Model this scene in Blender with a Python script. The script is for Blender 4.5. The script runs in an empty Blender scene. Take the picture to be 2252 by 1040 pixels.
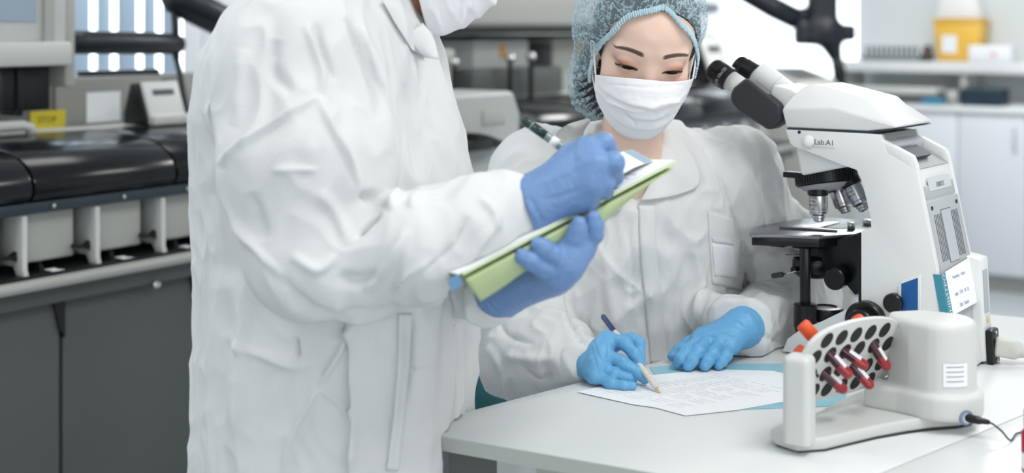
import bpy, bmesh, math, random
import numpy as np
from mathutils import Vector, Matrix
random.seed(7); np.random.seed(7)
S = bpy.context.scene
COL = S.collection
PI = math.pi

# ------------------------------------------------------------------ camera
F, CX, CY, CZ = 2900.0, 1126.0, 60.0, 1.36      # focal length and principal point in pixels of the 2252 x 1040 frame, eye height
cam_data = bpy.data.cameras.new('camera'); cam = bpy.data.objects.new('camera', cam_data); COL.objects.link(cam)
cam.location = (0, 0, CZ); cam.rotation_euler = (PI/2, 0, 0)
cam_data.sensor_width = 36.0; cam_data.lens = 36.0*F/2252.0
cam_data.shift_y = -(520.0-CY)/2252.0
cam_data.clip_start = 0.05; cam_data.clip_end = 60
cam_data.dof.use_dof = True; cam_data.dof.focus_distance = 1.90; cam_data.dof.aperture_fstop = 2.7
S.camera = cam

# ------------------------------------------------------------------ world, lights, exposure
W = bpy.data.worlds.new('world'); S.world = W; W.use_nodes = True
bg = W.node_tree.nodes['Background']; bg.inputs['Color'].default_value = (0.965, 0.985, 1.0, 1); bg.inputs['Strength'].default_value = 0.62
S.view_settings.view_transform = 'Standard'; S.view_settings.look = 'None'
S.view_settings.gamma = 1.0; S.view_settings.use_curve_mapping = False
S.view_settings.exposure = 0.13
def area_light(name, loc, size, power, color, rot=(0, 0, 0)):
    d = bpy.data.lights.new(name, 'AREA'); d.shape = 'RECTANGLE'; d.size, d.size_y = size
    d.energy = power; d.color = color
    o = bpy.data.objects.new(name, d); COL.objects.link(o); o.location = loc; o.rotation_euler = rot
    return o
CEIL = 2.75
area_light('added_front_fill', (1.9, -2.35, 1.45), (5.0, 2.0), 35, (1.0, 0.99, 0.97), (PI/2, 0, PI))  # added soft fill from behind the camera, an unseen source
for i, (lx, ly, lp) in enumerate([(-1.2, 1.0, 6), (1.0, 0.9, 18), (-0.9, 3.2, 4), (1.9, 3.4, 16), (1.7, 5.4, 42)]):
    area_light('ceiling_panel_light', (lx, ly, CEIL-0.03), (1.2, 0.6), lp, (1.0, 0.985, 0.96), (0, 0, math.radians(54.7)))

# ------------------------------------------------------------------ pixel helpers (place things at their real depth)
def P(u, v, Y): return Vector(((u-CX)/F*Y, Y, CZ-(v-CY)/F*Y))
def PT(u, v, z): return P(u, v, F*(CZ-z)/(v-CY))

# ------------------------------------------------------------------ materials
MATS = {}
def mat(name, col, rough=0.5, metal=0.0, spec=0.5, bump=0.0, bscale=200.0, var=0.0, vscale=6.0, trans=0.0, alpha=1.0,
        emit=None, estr=0.0, coat=0.0, sss=0.0, attr=None, translucent=0.0, ior=1.45, stretch=(1, 1, 1)):
    if name in MATS: return MATS[name]
    m = bpy.data.materials.new(name); m.use_nodes = True; nt = m.node_tree; N = nt.nodes; L = nt.links
    b = N['Principled BSDF']; out = N['Material Output']
    b.inputs['Base Color'].default_value = (*col, 1); b.inputs['Roughness'].default_value = rough
    b.inputs['Metallic'].default_value = metal; b.inputs['Specular IOR Level'].default_value = spec
    b.inputs['Transmission Weight'].default_value = trans; b.inputs['Alpha'].default_value = alpha
    b.inputs['Coat Weight'].default_value = coat; b.inputs['IOR'].default_value = ior
    if sss: b.inputs['Subsurface Weight'].default_value = sss; b.inputs['Subsurface Radius'].default_value = (0.012, 0.005, 0.003); b.inputs['Subsurface Scale'].default_value = 0.5
    if emit: b.inputs['Emission Color'].default_value = (*emit, 1); b.inputs['Emission Strength'].default_value = estr
    tc = N.new('ShaderNodeTexCoord'); mp = N.new('ShaderNodeMapping'); L.new(tc.outputs['Object'], mp.inputs['Vector'])
    mp.inputs['Scale'].default_value = stretch
    src = None
    if attr:
        a = N.new('ShaderNodeAttribute'); a.attribute_name = attr; src = a.outputs['Color']
    if var > 0 or (attr and var > 0):
        n = N.new('ShaderNodeTexNoise'); n.inputs['Scale'].default_value = vscale; n.inputs['Detail'].default_value = 4
        L.new(mp.outputs['Vector'], n.inputs['Vector'])
        mr = N.new('ShaderNodeMapRange'); mr.inputs['From Min'].default_value = 0.3; mr.inputs['From Max'].default_value = 0.7
        mr.inputs['To Min'].default_value = 1-var; mr.inputs['To Max'].default_value = 1+var*0.4
        L.new(n.outputs['Fac'], mr.inputs['Value'])
        mx = N.new('ShaderNodeMix'); mx.data_type = 'RGBA'; mx.blend_type = 'MULTIPLY'; mx.inputs['Factor'].default_value = 1
        if src: L.new(src, mx.inputs['A'])
        else: mx.inputs['A'].default_value = (*col, 1)
        L.new(mr.outputs['Result'], mx.inputs['B']); src = mx.outputs['Result']
    if src: L.new(src, b.inputs['Base Color'])
    if bump > 0:
        n2 = N.new('ShaderNodeTexNoise'); n2.inputs['Scale'].default_value = bscale; n2.inputs['Detail'].default_value = 3
        L.new(mp.outputs['Vector'], n2.inputs['Vector'])
        bp = N.new('ShaderNodeBump'); bp.inputs['Strength'].default_value = bump; bp.inputs['Distance'].default_value = 0.002
        L.new(n2.outputs['Fac'], bp.inputs['Height']); L.new(bp.outputs['Normal'], b.inputs['Normal'])
    if translucent > 0:
        t = N.new('ShaderNodeBsdfTranslucent'); t.inputs['Color'].default_value = (*col, 1)
        if src: L.new(src, t.inputs['Color'])
        ms = N.new('ShaderNodeMixShader'); ms.inputs['Fac'].default_value = translucent
        L.new(b.outputs['BSDF'], ms.inputs[1]); L.new(t.outputs['BSDF'], ms.inputs[2]); L.new(ms.outputs['Shader'], out.inputs['Surface'])
    MATS[name] = m
    return m
def srgb(r, g, b):
    f = lambda c: (c/12.92 if c <= 0.04045 else ((c+0.055)/1.055)**2.4)
    return tuple(f(c/255.0) for c in (r, g, b))

# ------------------------------------------------------------------ object helpers
def link(o, parent=None):
    COL.objects.link(o)
    if parent is not None: o.parent = parent
    return o
def tag(o, label=None, cat=None, group=None, kind=None):
    if label: o['label'] = label
    if cat: o['category'] = cat
    if group: o['group'] = group
    if kind: o['kind'] = kind
    return o
def empty(name, loc=(0, 0, 0), rz=0.0, label=None, cat=None, group=None):
    o = bpy.data.objects.new(name, None); o.empty_display_size = 0.05; link(o)
    o.location = loc; o.rotation_euler = (0, 0, rz)
    return tag(o, label, cat, group)
def from_data(name, v, f, m, parent=None, smooth=False, col=None):
    me = bpy.data.meshes.new(name); me.from_pydata([tuple(map(float, p)) for p in v] if not isinstance(v, np.ndarray) else v.tolist(), [], f if not isinstance(f, np.ndarray) else f.tolist())
    me.update()
    if smooth: me.polygons.foreach_set('use_smooth', np.ones(len(me.polygons), dtype=bool))
    if col is not None:
        ca = me.color_attributes.new('tint', 'FLOAT_COLOR', 'POINT'); ca.data.foreach_set('color', np.asarray(col, dtype=np.float32).ravel())
    me.materials.append(m)
    o = bpy.data.objects.new(name, me); link(o, parent)
    return o
class MB:
    """collects shapes into one mesh"""
    def __init__(s): s.bm = bmesh.new()
    def raw(s, v, f):
        vs = [s.bm.verts.new(p) for p in v]
        for q in f:
            try: s.bm.faces.new([vs[i] for i in q])
            except ValueError: pass
        return s
    def box(s, c, d, R=None):
        c = Vector(c); hx, hy, hz = d[0]/2, d[1]/2, d[2]/2
        v = [Vector((x*hx, y*hy, z*hz)) for x in (-1, 1) for y in (-1, 1) for z in (-1, 1)]
        if R is not None: v = [R @ p for p in v]
        return s.raw([p+c for p in v], [(0, 1, 3, 2), (4, 6, 7, 5), (0, 4, 5, 1), (2, 3, 7, 6), (0, 2, 6, 4), (1, 5, 7, 3)])
    def lo_hi(s, a, b): return s.box([(a[i]+b[i])/2 for i in range(3)], [abs(b[i]-a[i]) for i in range(3)])
    def cone(s, a, b, ra, rb=None, n=24, caps=True):
        rb = ra if rb is None else rb
        a, b = Vector(a), Vector(b); d = (b-a).normalized(); x = d.orthogonal().normalized(); y = d.cross(x)
        v = []
        for p, r in ((a, ra), (b, rb)):
            for i in range(n):
                t = 2*PI*i/n; v.append(p+x*(r*math.cos(t))+y*(r*math.sin(t)))
        f = [(i, (i+1) % n, n+(i+1) % n, n+i) for i in range(n)]
        if caps: f += [tuple(range(n-1, -1, -1)), tuple(range(n, 2*n))]
        return s.raw(v, f)
    def lathe(s, prof, base=(0, 0, 0), axis=(0, 0, 1), n=32, close=True):
        base, d = Vector(base), Vector(axis).normalized(); x = d.orthogonal().normalized(); y = d.cross(x); v, f = [], []
        for r, h in prof:
            for i in range(n):
                t = 2*PI*i/n; v.append(base+d*h+x*(r*math.cos(t))+y*(r*math.sin(t)))
        for k in range(len(prof)-1):
            for i in range(n): f.append((k*n+i, k*n+(i+1) % n, (k+1)*n+(i+1) % n, (k+1)*n+i))
        if close:
            f.append(tuple(range(n-1, -1, -1))); m = (len(prof)-1)*n; f.append(tuple(range(m, m+n)))
        return s.raw(v, f)
    def prism(s, pts, axis, lo, hi):
        """polygon pts (2-D) extruded along axis: 'x' -> (y,z), 'y' -> (x,z), 'z' -> (x,y)"""
        def mk(p, h): return {'x': (h, p[0], p[1]), 'y': (p[0], h, p[1]), 'z': (p[0], p[1], h)}[axis]
        n = len(pts); v = [mk(p, lo) for p in pts]+[mk(p, hi) for p in pts]
        f = [(i, (i+1) % n, n+(i+1) % n, n+i) for i in range(n)]+[tuple(range(n-1, -1, -1)), tuple(range(n, 2*n))]
        return s.raw(v, f)
    def tube(s, pts, r, n=12, caps=True):
        pts = [Vector(p) for p in pts]; rr = r if isinstance(r, (list, tuple)) else [r]*len(pts)
        v, f = [], []; ref = None
        for k, p in enumerate(pts):
            d = (pts[min(k+1, len(pts)-1)]-pts[max(k-1, 0)]).normalized()
            if ref is None: ref = d.orthogonal().normalized()
            x = (ref-d*ref.dot(d)).normalized(); ref = x; y = d.cross(x)
            for i in range(n):
                t = 2*PI*i/n; v.append(p+x*(rr[k]*math.cos(t))+y*(rr[k]*math.sin(t)))
        for k in range(len(pts)-1):
            for i in range(n): f.append((k*n+i, k*n+(i+1) % n, (k+1)*n+(i+1) % n, (k+1)*n+i))
        if caps:
            f.append(tuple(range(n-1, -1, -1))); m = (len(pts)-1)*n; f.append(tuple(range(m, m+n)))
        return s.raw(v, f)
    def grid(s, fn, nu, nv):
        v = [fn(i/nu, j/nv) for j in range(nv+1) for i in range(nu+1)]
        f = [(j*(nu+1)+i, j*(nu+1)+i+1, (j+1)*(nu+1)+i+1, (j+1)*(nu+1)+i) for j in range(nv) for i in range(nu)]
        return s.raw(v, f)
    def build(s, name, m, parent=None, smooth=False, bevel=0.0, seg=2, loc=None, ang=30):
        bm = s.bm
        bmesh.ops.recalc_face_normals(bm, faces=bm.faces)
        if bevel > 0:
            e = [x for x in bm.edges if len(x.link_faces) == 2 and x.calc_face_angle(0) > math.radians(ang)]
            bmesh.ops.bevel(bm, geom=e, offset=bevel, segments=seg, profile=0.5, affect='EDGES', clamp_overlap=True)
        me = bpy.data.meshes.new(name); bm.to_mesh(me); bm.free()
        if smooth or bevel > 0:
            me.polygons.foreach_set('use_smooth', np.ones(len(me.polygons), dtype=bool))
            if not (smooth is True and bevel == 0): me.set_sharp_from_angle(angle=math.radians(40))
        me.materials.append(m)
        o = bpy.data.objects.new(name, me); link(o, parent)
        if loc is not None: o.location = loc
        return o
def copy_of(o, parent=None, loc=None):
    c = o.copy(); COL.objects.link(c)
    if parent is not None: c.parent = parent
    if loc is not None: c.location = loc
    return c
def struct(o): o['kind'] = 'structure'; return o
FONT = None
def text(name, body, size, m, parent, M, extrude=0.0002, align='CENTER'):
    """flat lettering as a mesh; M places it (x right, y up, z out)"""
    c = bpy.data.curves.new(name, 'FONT'); c.body = body; c.size = size; c.extrude = extrude; c.align_x = align; c.align_y = 'CENTER'; c.resolution_u = 3
    t = bpy.data.objects.new(name, c); COL.objects.link(t)
    dg = bpy.context.evaluated_depsgraph_get(); dg.update()
    me = bpy.data.meshes.new_from_object(t.evaluated_get(dg)); bpy.data.objects.remove(t)
    me.transform(M); me.materials.clear(); me.materials.append(m); me.name = name
    o = bpy.data.objects.new(name, me); link(o, parent)
    return o
def frame(o, x, y):
    """matrix with origin o, x axis x, y axis y"""
    x = Vector(x).normalized(); y = Vector(y); y = (y-x*y.dot(x)).normalized(); z = x.cross(y)
    return Matrix(((x[0], y[0], z[0], o[0]), (x[1], y[1], z[1], o[1]), (x[2], y[2], z[2], o[2]), (0, 0, 0, 1)))
def smooth_path(pts, n=8):
    """Catmull-Rom through points"""
    p = [np.array(q, float) for q in pts]; p = [2*p[0]-p[1]]+p+[2*p[-1]-p[-2]]; out = []
    for i in range(1, len(p)-2):
        for k in range(n):
            t = k/n; a, b, c, d = p[i-1], p[i], p[i+1], p[i+2]
            out.append(0.5*((2*b)+(-a+c)*t+(2*a-5*b+4*c-d)*t*t+(-a+3*b-3*c+d)*t**3))
    out.append(p[-2]); return out

# ------------------------------------------------------------------ implicit surfaces for bodies, cloth and gloves
def smin(a, b, k):
    if k <= 0: return np.minimum(a, b)
    h = np.maximum(k-np.abs(a-b), 0)/k
    return np.minimum(a, b)-h*h*k*0.25
class Field:
    def __init__(s, lo, hi, h):
        s.lo = np.array(lo, np.float32); s.h = h
        s.n = np.ceil((np.array(hi)-s.lo)/h).astype(int)+1
        s.D = np.full(s.n, 1.0, np.float32)
        s.ax = [s.lo[i]+h*np.arange(s.n[i], dtype=np.float32) for i in range(3)]
    def block(s, lo, hi, k):
        m = k+3*s.h; sl = []
        for i in range(3):
            a = int(np.floor((lo[i]-m-s.lo[i])/s.h)); b = int(np.ceil((hi[i]+m-s.lo[i])/s.h))+1
            a, b = max(a, 0), min(b, s.n[i])
            if a >= b: return None, None
            sl.append(slice(a, b))
        sl = tuple(sl)
        return sl, (s.ax[0][sl[0]][:, None, None], s.ax[1][sl[1]][None, :, None], s.ax[2][sl[2]][None, None, :])
    def put(s, d, sl, k, op='add'):
        if op == 'add': s.D[sl] = smin(s.D[sl], d, k)
        elif op == 'sub': s.D[sl] = -smin(-s.D[sl], d, k)
        elif op == 'and': s.D[sl] = -smin(-s.D[sl], -d, k)
    def cone(s, a, b, ra, rb, k=0.01, op='add', flat=None):
        """rounded cone; flat=(axis, factor) squashes it across axis"""
        a, b = np.array(a, float), np.array(b, float); r = max(ra, rb)*1.05
        sl, X = s.block(np.minimum(a, b)-r, np.maximum(a, b)+r, k)
        if sl is None: return s
        ba = b-a; L2 = max(ba @ ba, 1e-12)
        p = [X[i]-a[i] for i in range(3)]
        t = np.clip((p[0]*ba[0]+p[1]*ba[1]+p[2]*ba[2])/L2, 0, 1)
        q = [p[i]-t*ba[i] for i in range(3)]
        if flat is not None:
            ax, fa = np.array(flat[0], float), flat[1]; ax = ax/np.linalg.norm(ax)
            w = q[0]*ax[0]+q[1]*ax[1]+q[2]*ax[2]
            q = [q[i]+w*ax[i]*(1/fa-1) for i in range(3)]
        d = np.sqrt(q[0]**2+q[1]**2+q[2]**2)-(ra+(rb-ra)*t)
        if flat is not None and flat[1] < 1: d = d*min(1.0, flat[1]*1.4)
        s.put(d.astype(np.float32), sl, k, op); return s
    def chain(s, pts, rad, k=0.006, flat=None):
        for i in range(len(pts)-1): s.cone(pts[i], pts[i+1], rad[i], rad[i+1], k if i == 0 else min(k, 0.004), flat=flat)
        return s
    def ell(s, c, r, R=None, k=0.01, op='add'):
        """ellipsoid with radii r, columns of R are its axes"""
        c = np.array(c, float); r = np.array(r, float); m = r.max()
        sl, X = s.block(c-m, c+m, k)
        if sl is None: return s
        p = [X[i]-c[i] for i in range(3)]
        if R is not None:
            R = np.array(R); p = [p[0]*R[0, j]+p[1]*R[1, j]+p[2]*R[2, j] for j in range(3)]
        k0 = np.sqrt(sum((p[i]/r[i])**2 for i in range(3))); k1 = np.sqrt(sum((p[i]/r[i]**2)**2 for i in range(3)))
        d = k0*(k0-1)/np.maximum(k1, 1e-9)
        s.put(d.astype(np.float32), sl, k, op); return s
    def rbox(s, c, hs, rr, R=None, k=0.01, op='add'):
        c = np.array(c, float); hs = np.array(hs, float); m = np.linalg.norm(hs)
        sl, X = s.block(c-m, c+m, k)
        if sl is None: return s
        p = [X[i]-c[i] for i in range(3)]
        if R is not None:
            R = np.array(R); p = [p[0]*R[0, j]+p[1]*R[1, j]+p[2]*R[2, j] for j in range(3)]
        q = [np.abs(p[i])-hs[i]+rr for i in range(3)]
        d = np.sqrt(sum(np.maximum(x, 0)**2 for x in q))+np.minimum(np.maximum(np.maximum(q[0], q[1]), q[2]), 0)-rr
        s.put(d.astype(np.float32), sl, k, op); return s
    def custom(s, fn, lo, hi, k=0.0, op='add'):
        sl, X = s.block(lo, hi, k)
        if sl is None: return s
        s.put(np.asarray(fn(*X), np.float32), sl, k, op); return s
    def loft(s, zs, cx, cy, rx, ry, k=0.01, pw=2.0, yaw=0.0, cut=None, op='add'):
        """stack of (super)ellipses along z, optional yaw 0"""
        mr = np.maximum(rx, ry); lo = (min(np.array(cx)-mr), min(np.array(cy)-mr), min(zs)); hi = (max(np.array(cx)+mr), max(np.array(cy)+mr), max(zs))
        sl, X = s.block(lo, hi, k)
        o = np.argsort(zs); zz = np.array(zs)[o]
        g = lambda a: np.interp(X[2].ravel(), zz, np.array(a, float)[o])[None, None, :]
        CX_, CY_, RX, RY = g(cx), g(cy), g(rx), g(ry)
        dx, dy = X[0]-CX_, X[1]-CY_; c_, s_ = math.cos(yaw), math.sin(yaw)
        ex, ey = dx*c_+dy*s_, -dx*s_+dy*c_
        k0 = (np.abs(ex/RX)**pw+np.abs(ey/RY)**pw)**(1/pw)
        d = (k0-1)*np.minimum(RX, RY)
        d = np.maximum(d, np.maximum(zz[0]-X[2], X[2]-zz[-1]))
        if cut is not None: d = np.maximum(d, cut(ex, ey, X[2]))
        s.put(d.astype(np.float32), sl, k, op); return s
    def plane(s, p, n, k=0.0):
        """keep the side the normal points away from"""
        n = np.array(n, float); n /= np.linalg.norm(n)
        d = (s.ax[0]-p[0])[:, None, None]*n[0]+(s.ax[1]-p[1])[None, :, None]*n[1]+(s.ax[2]-p[2])[None, None, :]*n[2]
        s.D = -smin(-s.D, -d.astype(np.float32), k); return s
    def mesh(s):
        D = s.D; h = s.h; neg = D < 0
        A = [slice(0, -1), slice(1, None)]
        cnt = sum(neg[A[i], A[j], A[k]].astype(np.int8) for i in (0, 1) for j in (0, 1) for k in (0, 1))
        act = (cnt > 0) & (cnt < 8); idx = np.argwhere(act)
        vid = np.full(act.shape, -1, np.int64); vid[act] = np.arange(len(idx))
        acc = np.zeros((len(idx), 3)); num = np.zeros(len(idx))
        I, J, K = idx.T
        C = {(a, b, c): D[I+a, J+b, K+c] for a in (0, 1) for b in (0, 1) for c in (0, 1)}
        for p in C:
            for ax in range(3):
                if p[ax] == 0:
                    q = list(p); q[ax] = 1; q = tuple(q); a, b = C[p], C[q]; m = (a < 0) != (b < 0)
                    t = np.where(m, a/np.where(m, a-b, 1), 0)
                    for x in range(3): acc[:, x] += np.where(m, p[x]+(t if x == ax else 0), 0)
                    num += m
        V = (idx+acc/num[:, None])*h+s.lo
        Q = []
        for ax in range(3):
            sa = [slice(None)]*3; sb = [slice(None)]*3; sa[ax] = slice(0, -1); sb[ax] = slice(1, None)
            ch = neg[tuple(sa)] != neg[tuple(sb)]
            e = np.argwhere(ch); o1, o2 = [x for x in range(3) if x != ax]
            ok = (e[:, o1] > 0) & (e[:, o2] > 0) & (e[:, o1] < s.n[o1]-1) & (e[:, o2] < s.n[o2]-1); e = e[ok]
            inside = neg[e[:, 0], e[:, 1], e[:, 2]]
            def cell(d1, d2):
                c = e.copy(); c[:, o1] -= d1; c[:, o2] -= d2; return vid[c[:, 0], c[:, 1], c[:, 2]]
            q = np.stack([cell(1, 1), cell(0, 1), cell(0, 0), cell(1, 0)], 1)
            flip = inside if ax != 1 else ~inside
            q[~flip] = q[~flip][:, ::-1]; Q.append(q)
        return V, np.concatenate(Q)
def vnormals(V, Q):
    a, b, c, d = (V[Q[:, i]] for i in range(4)); n = np.cross(c-a, d-b); N = np.zeros_like(V)
    for i in range(4):
        for x in range(3): N[:, x] += np.bincount(Q[:, i], n[:, x], len(V))
    return N/np.maximum(np.linalg.norm(N, axis=1, keepdims=True), 1e-12)
def relax(V, Q, it=2, lam=0.5):
    E = np.concatenate([Q[:, [0, 1]], Q[:, [1, 2]], Q[:, [2, 3]], Q[:, [3, 0]]]); E = np.concatenate([E, E[:, ::-1]])
    cnt = np.maximum(np.bincount(E[:, 0], minlength=len(V)), 1)
    for _ in range(it):
        M = np.stack([np.bincount(E[:, 0], V[E[:, 1], x], len(V)) for x in range(3)], 1)/cnt[:, None]
        V = V+lam*(M-V)
    return V
_perm = np.random.RandomState(3).permutation(256); _perm = np.concatenate([_perm, _perm, _perm])
_grad = np.random.RandomState(4).normal(size=(256, 3)); _grad /= np.linalg.norm(_grad, axis=1, keepdims=True)
def noise3(Pn):
    i = np.floor(Pn).astype(int); f = Pn-i; u = f*f*f*(f*(f*6-15)+10); i &= 255; r = 0
    for a in (0, 1):
        for b in (0, 1):
            for c in (0, 1):
                h = _perm[_perm[_perm[(i[:, 0]+a) & 255]+((i[:, 1]+b) & 255)]+((i[:, 2]+c) & 255)]
                g = (_grad[h]*(f-np.array([a, b, c]))).sum(1)
                r = r+g*np.where(a, u[:, 0], 1-u[:, 0])*np.where(b, u[:, 1], 1-u[:, 1])*np.where(c, u[:, 2], 1-u[:, 2])
    return r
def crumple(V, scale, seed=0.0, stretch=(1, 1, 1)):
    """sharp-ridged noise like folded non-woven cloth, roughly -1..1"""
    q = V*scale*np.array(stretch)+seed
    w = np.stack([noise3(q*0.7+11), noise3(q*0.7+23), noise3(q*0.7+37)], 1)
    return 1-3.2*np.abs(noise3(q+0.9*w))
def project(V): return CX+F*V[:, 0]/V[:, 1], CY+F*(CZ-V[:, 2])/V[:, 1]
def strokes(V, N, lst, side=-1):
    """folds along lines: each (pixel points, width px, height m, sharp); acts on the side that faces the photographer"""
    u, v = project(V); view = V-np.array([0, 0, CZ]); view /= np.linalg.norm(view, axis=1, keepdims=True)
    fac = np.clip(-(N*view).sum(1)*2.5, 0, 1); off = np.zeros(len(V))
    for pts, w, hgt, *rest in lst:
        sharp = rest[0] if rest else 0
        pts = np.array(smooth_path(pts, 4)); lo, hi = pts.min(0)-3*w, pts.max(0)+3*w
        sel = np.where((u > lo[0]) & (u < hi[0]) & (v > lo[1]) & (v < hi[1]) & (fac > 0))[0]
        if len(sel) == 0: continue
        best = np.full(len(sel), 1e9); tt = np.zeros(len(sel)); sg = np.zeros(len(sel)); n = len(pts)-1
        for i in range(n):
            a, b = pts[i], pts[i+1]; d = b-a; L2 = d @ d+1e-9
            px, py = u[sel]-a[0], v[sel]-a[1]; t = np.clip((px*d[0]+py*d[1])/L2, 0, 1)
            ex, ey = px-t*d[0], py-t*d[1]; q = np.hypot(ex, ey); m = q < best
            best[m] = q[m]; tt[m] = (i+t[m])/n; sg[m] = np.sign(d[0]*ey-d[1]*ex)[m]
        tap = np.clip(np.minimum(tt, 1-tt)*4, 0, 1)**0.7
        if sharp == 1: prof = np.exp(-best/w*1.2)                       # crisp crease
        elif sharp == 2: prof = np.where(sg > 0, np.exp(-best/w), -0.0)  # one-sided step (the side to the right of the stroke)
        else: prof = np.exp(-(best/w)**2)
        off[sel] += hgt*prof*tap*fac[sel]
    return off

from mathutils.bvhtree import BVHTree
def bvh_of(V, Q): return BVHTree.FromPolygons([tuple(p) for p in V.tolist()], [tuple(q) for q in Q.tolist()])
def poly_at(pts, t):
    """point at fraction t of a polyline"""
    p = [np.array(q, float) for q in pts]; L = [0.0]
    for i in range(1, len(p)): L.append(L[-1]+np.linalg.norm(p[i]-p[i-1]))
    x = t*L[-1]
    for i in range(1, len(p)):
        if x <= L[i] or i == len(p)-1: return p[i-1]+(p[i]-p[i-1])*((x-L[i-1])/max(L[i]-L[i-1], 1e-9))
def drape(name, A, B, bvh, m, parent, off=0.002, thick=0.0012, nu=16, nv=24, offfn=None, Ydef=2.0, smoothing=6):
    """sheet of cloth lying on a body: ruled between two pixel curves and laid on the surface below"""
    A = smooth_path(A, 6) if len(A) > 2 else A; B = smooth_path(B, 6) if len(B) > 2 else B
    eye = Vector((0, 0, CZ)); G = np.zeros((nv+1, nu+1, 3)); Yl = Ydef; D = np.full((nv+1, nu+1), np.nan); UV = np.zeros((nv+1, nu+1, 2))
    for j in range(nv+1):
        a, b = poly_at(A, j/nv), poly_at(B, j/nv)
        for i in range(nu+1):
            q = a+(b-a)*(i/nu); UV[j, i] = q
            d = Vector(((q[0]-CX)/F, 1.0, -(q[1]-CY)/F)); h = bvh.ray_cast(eye, d.normalized())
            if h[0] is not None: D[j, i] = h[0].y
    fill = np.nanmedian(D) if np.isfinite(D).any() else Ydef
    D = np.where(np.isfinite(D), D, fill)
    for _ in range(smoothing):
        E = np.pad(D, 1, mode='edge'); D = np.minimum(D, (E[:-2, 1:-1]+E[2:, 1:-1]+E[1:-1, :-2]+E[1:-1, 2:])/4)
    for j in range(nv+1):
        for i in range(nu+1):
            o = off+(offfn(i/nu, j/nv) if offfn else 0.0); G[j, i] = P(UV[j, i][0], UV[j, i][1], D[j, i]-o)
    n = (nu+1)*(nv+1); V = G.reshape(-1, 3); W_ = V.copy(); W_[:, 1] += thick
    f = [(j*(nu+1)+i, j*(nu+1)+i+1, (j+1)*(nu+1)+i+1, (j+1)*(nu+1)+i) for j in range(nv) for i in range(nu)]
    g = [tuple(n+x for x in q[::-1]) for q in f]
    rim = [j*(nu+1) for j in range(nv+1)]+[nv*(nu+1)+i for i in range(1, nu+1)]+[j*(nu+1)+nu for j in range(nv-1, -1, -1)]+[i for i in range(nu-1, 0, -1)]
    r = [(rim[k], rim[(k+1) % len(rim)], n+rim[(k+1) % len(rim)], n+rim[k]) for k in range(len(rim))]
    o = from_data(name, np.concatenate([V, W_]), f+g+r, m, parent, True)
    return o
def set_smooth(o, ang=0.6):
    o.data.polygons.foreach_set('use_smooth', np.ones(len(o.data.polygons), dtype=bool)); o.data.set_sharp_from_angle(angle=ang); return o

# ================================================================== the room
TH = math.radians(54.7); E1 = Vector((math.cos(TH), math.sin(TH), 0)); E2 = Vector((math.sin(TH), -math.cos(TH), 0))
M0 = Vector((-0.99, 2.55, 0))
def room(s, t, z=0.0): return M0+E1*s-E2*t+Vector((0, 0, z))       # s along the back wall, t towards it
def onwall(u, t):
    """s of the point at depth t that is seen in pixel column u"""
    k = (u-CX)/F; b = M0-E2*t
    return (k*b.y-b.x)/(E1.x-k*E1.y)
def zof(u, v, t): p = room(onwall(u, t), t); return CZ-(v-CY)/F*p.y
def ons(v_u, s):
    """t of the point at room length s that is seen in pixel column u"""
    k = (v_u-CX)/F; b = M0+E1*s
    return (k*b.y-b.x)/(-E2.x+k*E2.y)
def zos(u, v, s): p = room(s, ons(u, s)); return CZ-(v-CY)/F*p.y

m_floor = mat('pale_floor', srgb(190, 198, 204), 0.25, var=0.06, vscale=1.5)
m_wall = mat('wall_paint', srgb(222, 228, 230), 0.7, bump=0.05, bscale=60)
m_ceil = mat('ceiling_paint', srgb(235, 236, 236), 0.8)
m_white = mat('white_laminate', srgb(228, 231, 233), 0.35)
m_frame = mat('window_frame_white', srgb(225, 230, 234), 0.4)
m_day = mat('daylight_glass', (1, 1, 1), 0.5, emit=(0.86, 0.94, 1.0), estr=2.2)
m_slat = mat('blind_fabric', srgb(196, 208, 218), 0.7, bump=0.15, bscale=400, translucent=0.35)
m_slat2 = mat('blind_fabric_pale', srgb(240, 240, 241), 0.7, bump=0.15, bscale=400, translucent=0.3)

T_BACK, S_END = 1.4, 6.05
def slab(name, pts, m, z0, z1): return MB().prism([(p.x, p.y) for p in pts], 'z', z0, z1).build(name, m)
floor_pts = [room(-4.5, T_BACK+0.1), room(S_END+0.1, T_BACK+0.1), room(S_END+0.1, -5.5), room(-4.5, -5.5)]
struct(slab('floor', floor_pts, m_floor, -0.05, 0.0))
struct(slab('ceiling', floor_pts, m_ceil, CEIL, CEIL+0.05))
# back wall with a long band of windows above the sill
SILL, HEAD = 0.95, 2.45
wb = MB()
def wallbox(b, s0, s1, t0, t1, z0, z1):
    p = [room(s0, t0), room(s1, t0), room(s1, t1), room(s0, t1)]
    b.prism([(q.x, q.y) for q in p], 'z', z0, z1)
W1 = (-1.6, 2.9)
wallbox(wb, -4.5, S_END, T_BACK, T_BACK+0.1, 0, SILL); wallbox(wb, -4.5, S_END, T_BACK, T_BACK+0.1, HEAD, CEIL)
wallbox(wb, -4.5, W1[0], T_BACK, T_BACK+0.1, SILL, HEAD); wallbox(wb, W1[1], S_END, T_BACK, T_BACK+0.1, SILL, HEAD)
struct(wb.build('wall_back', m_wall))
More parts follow.
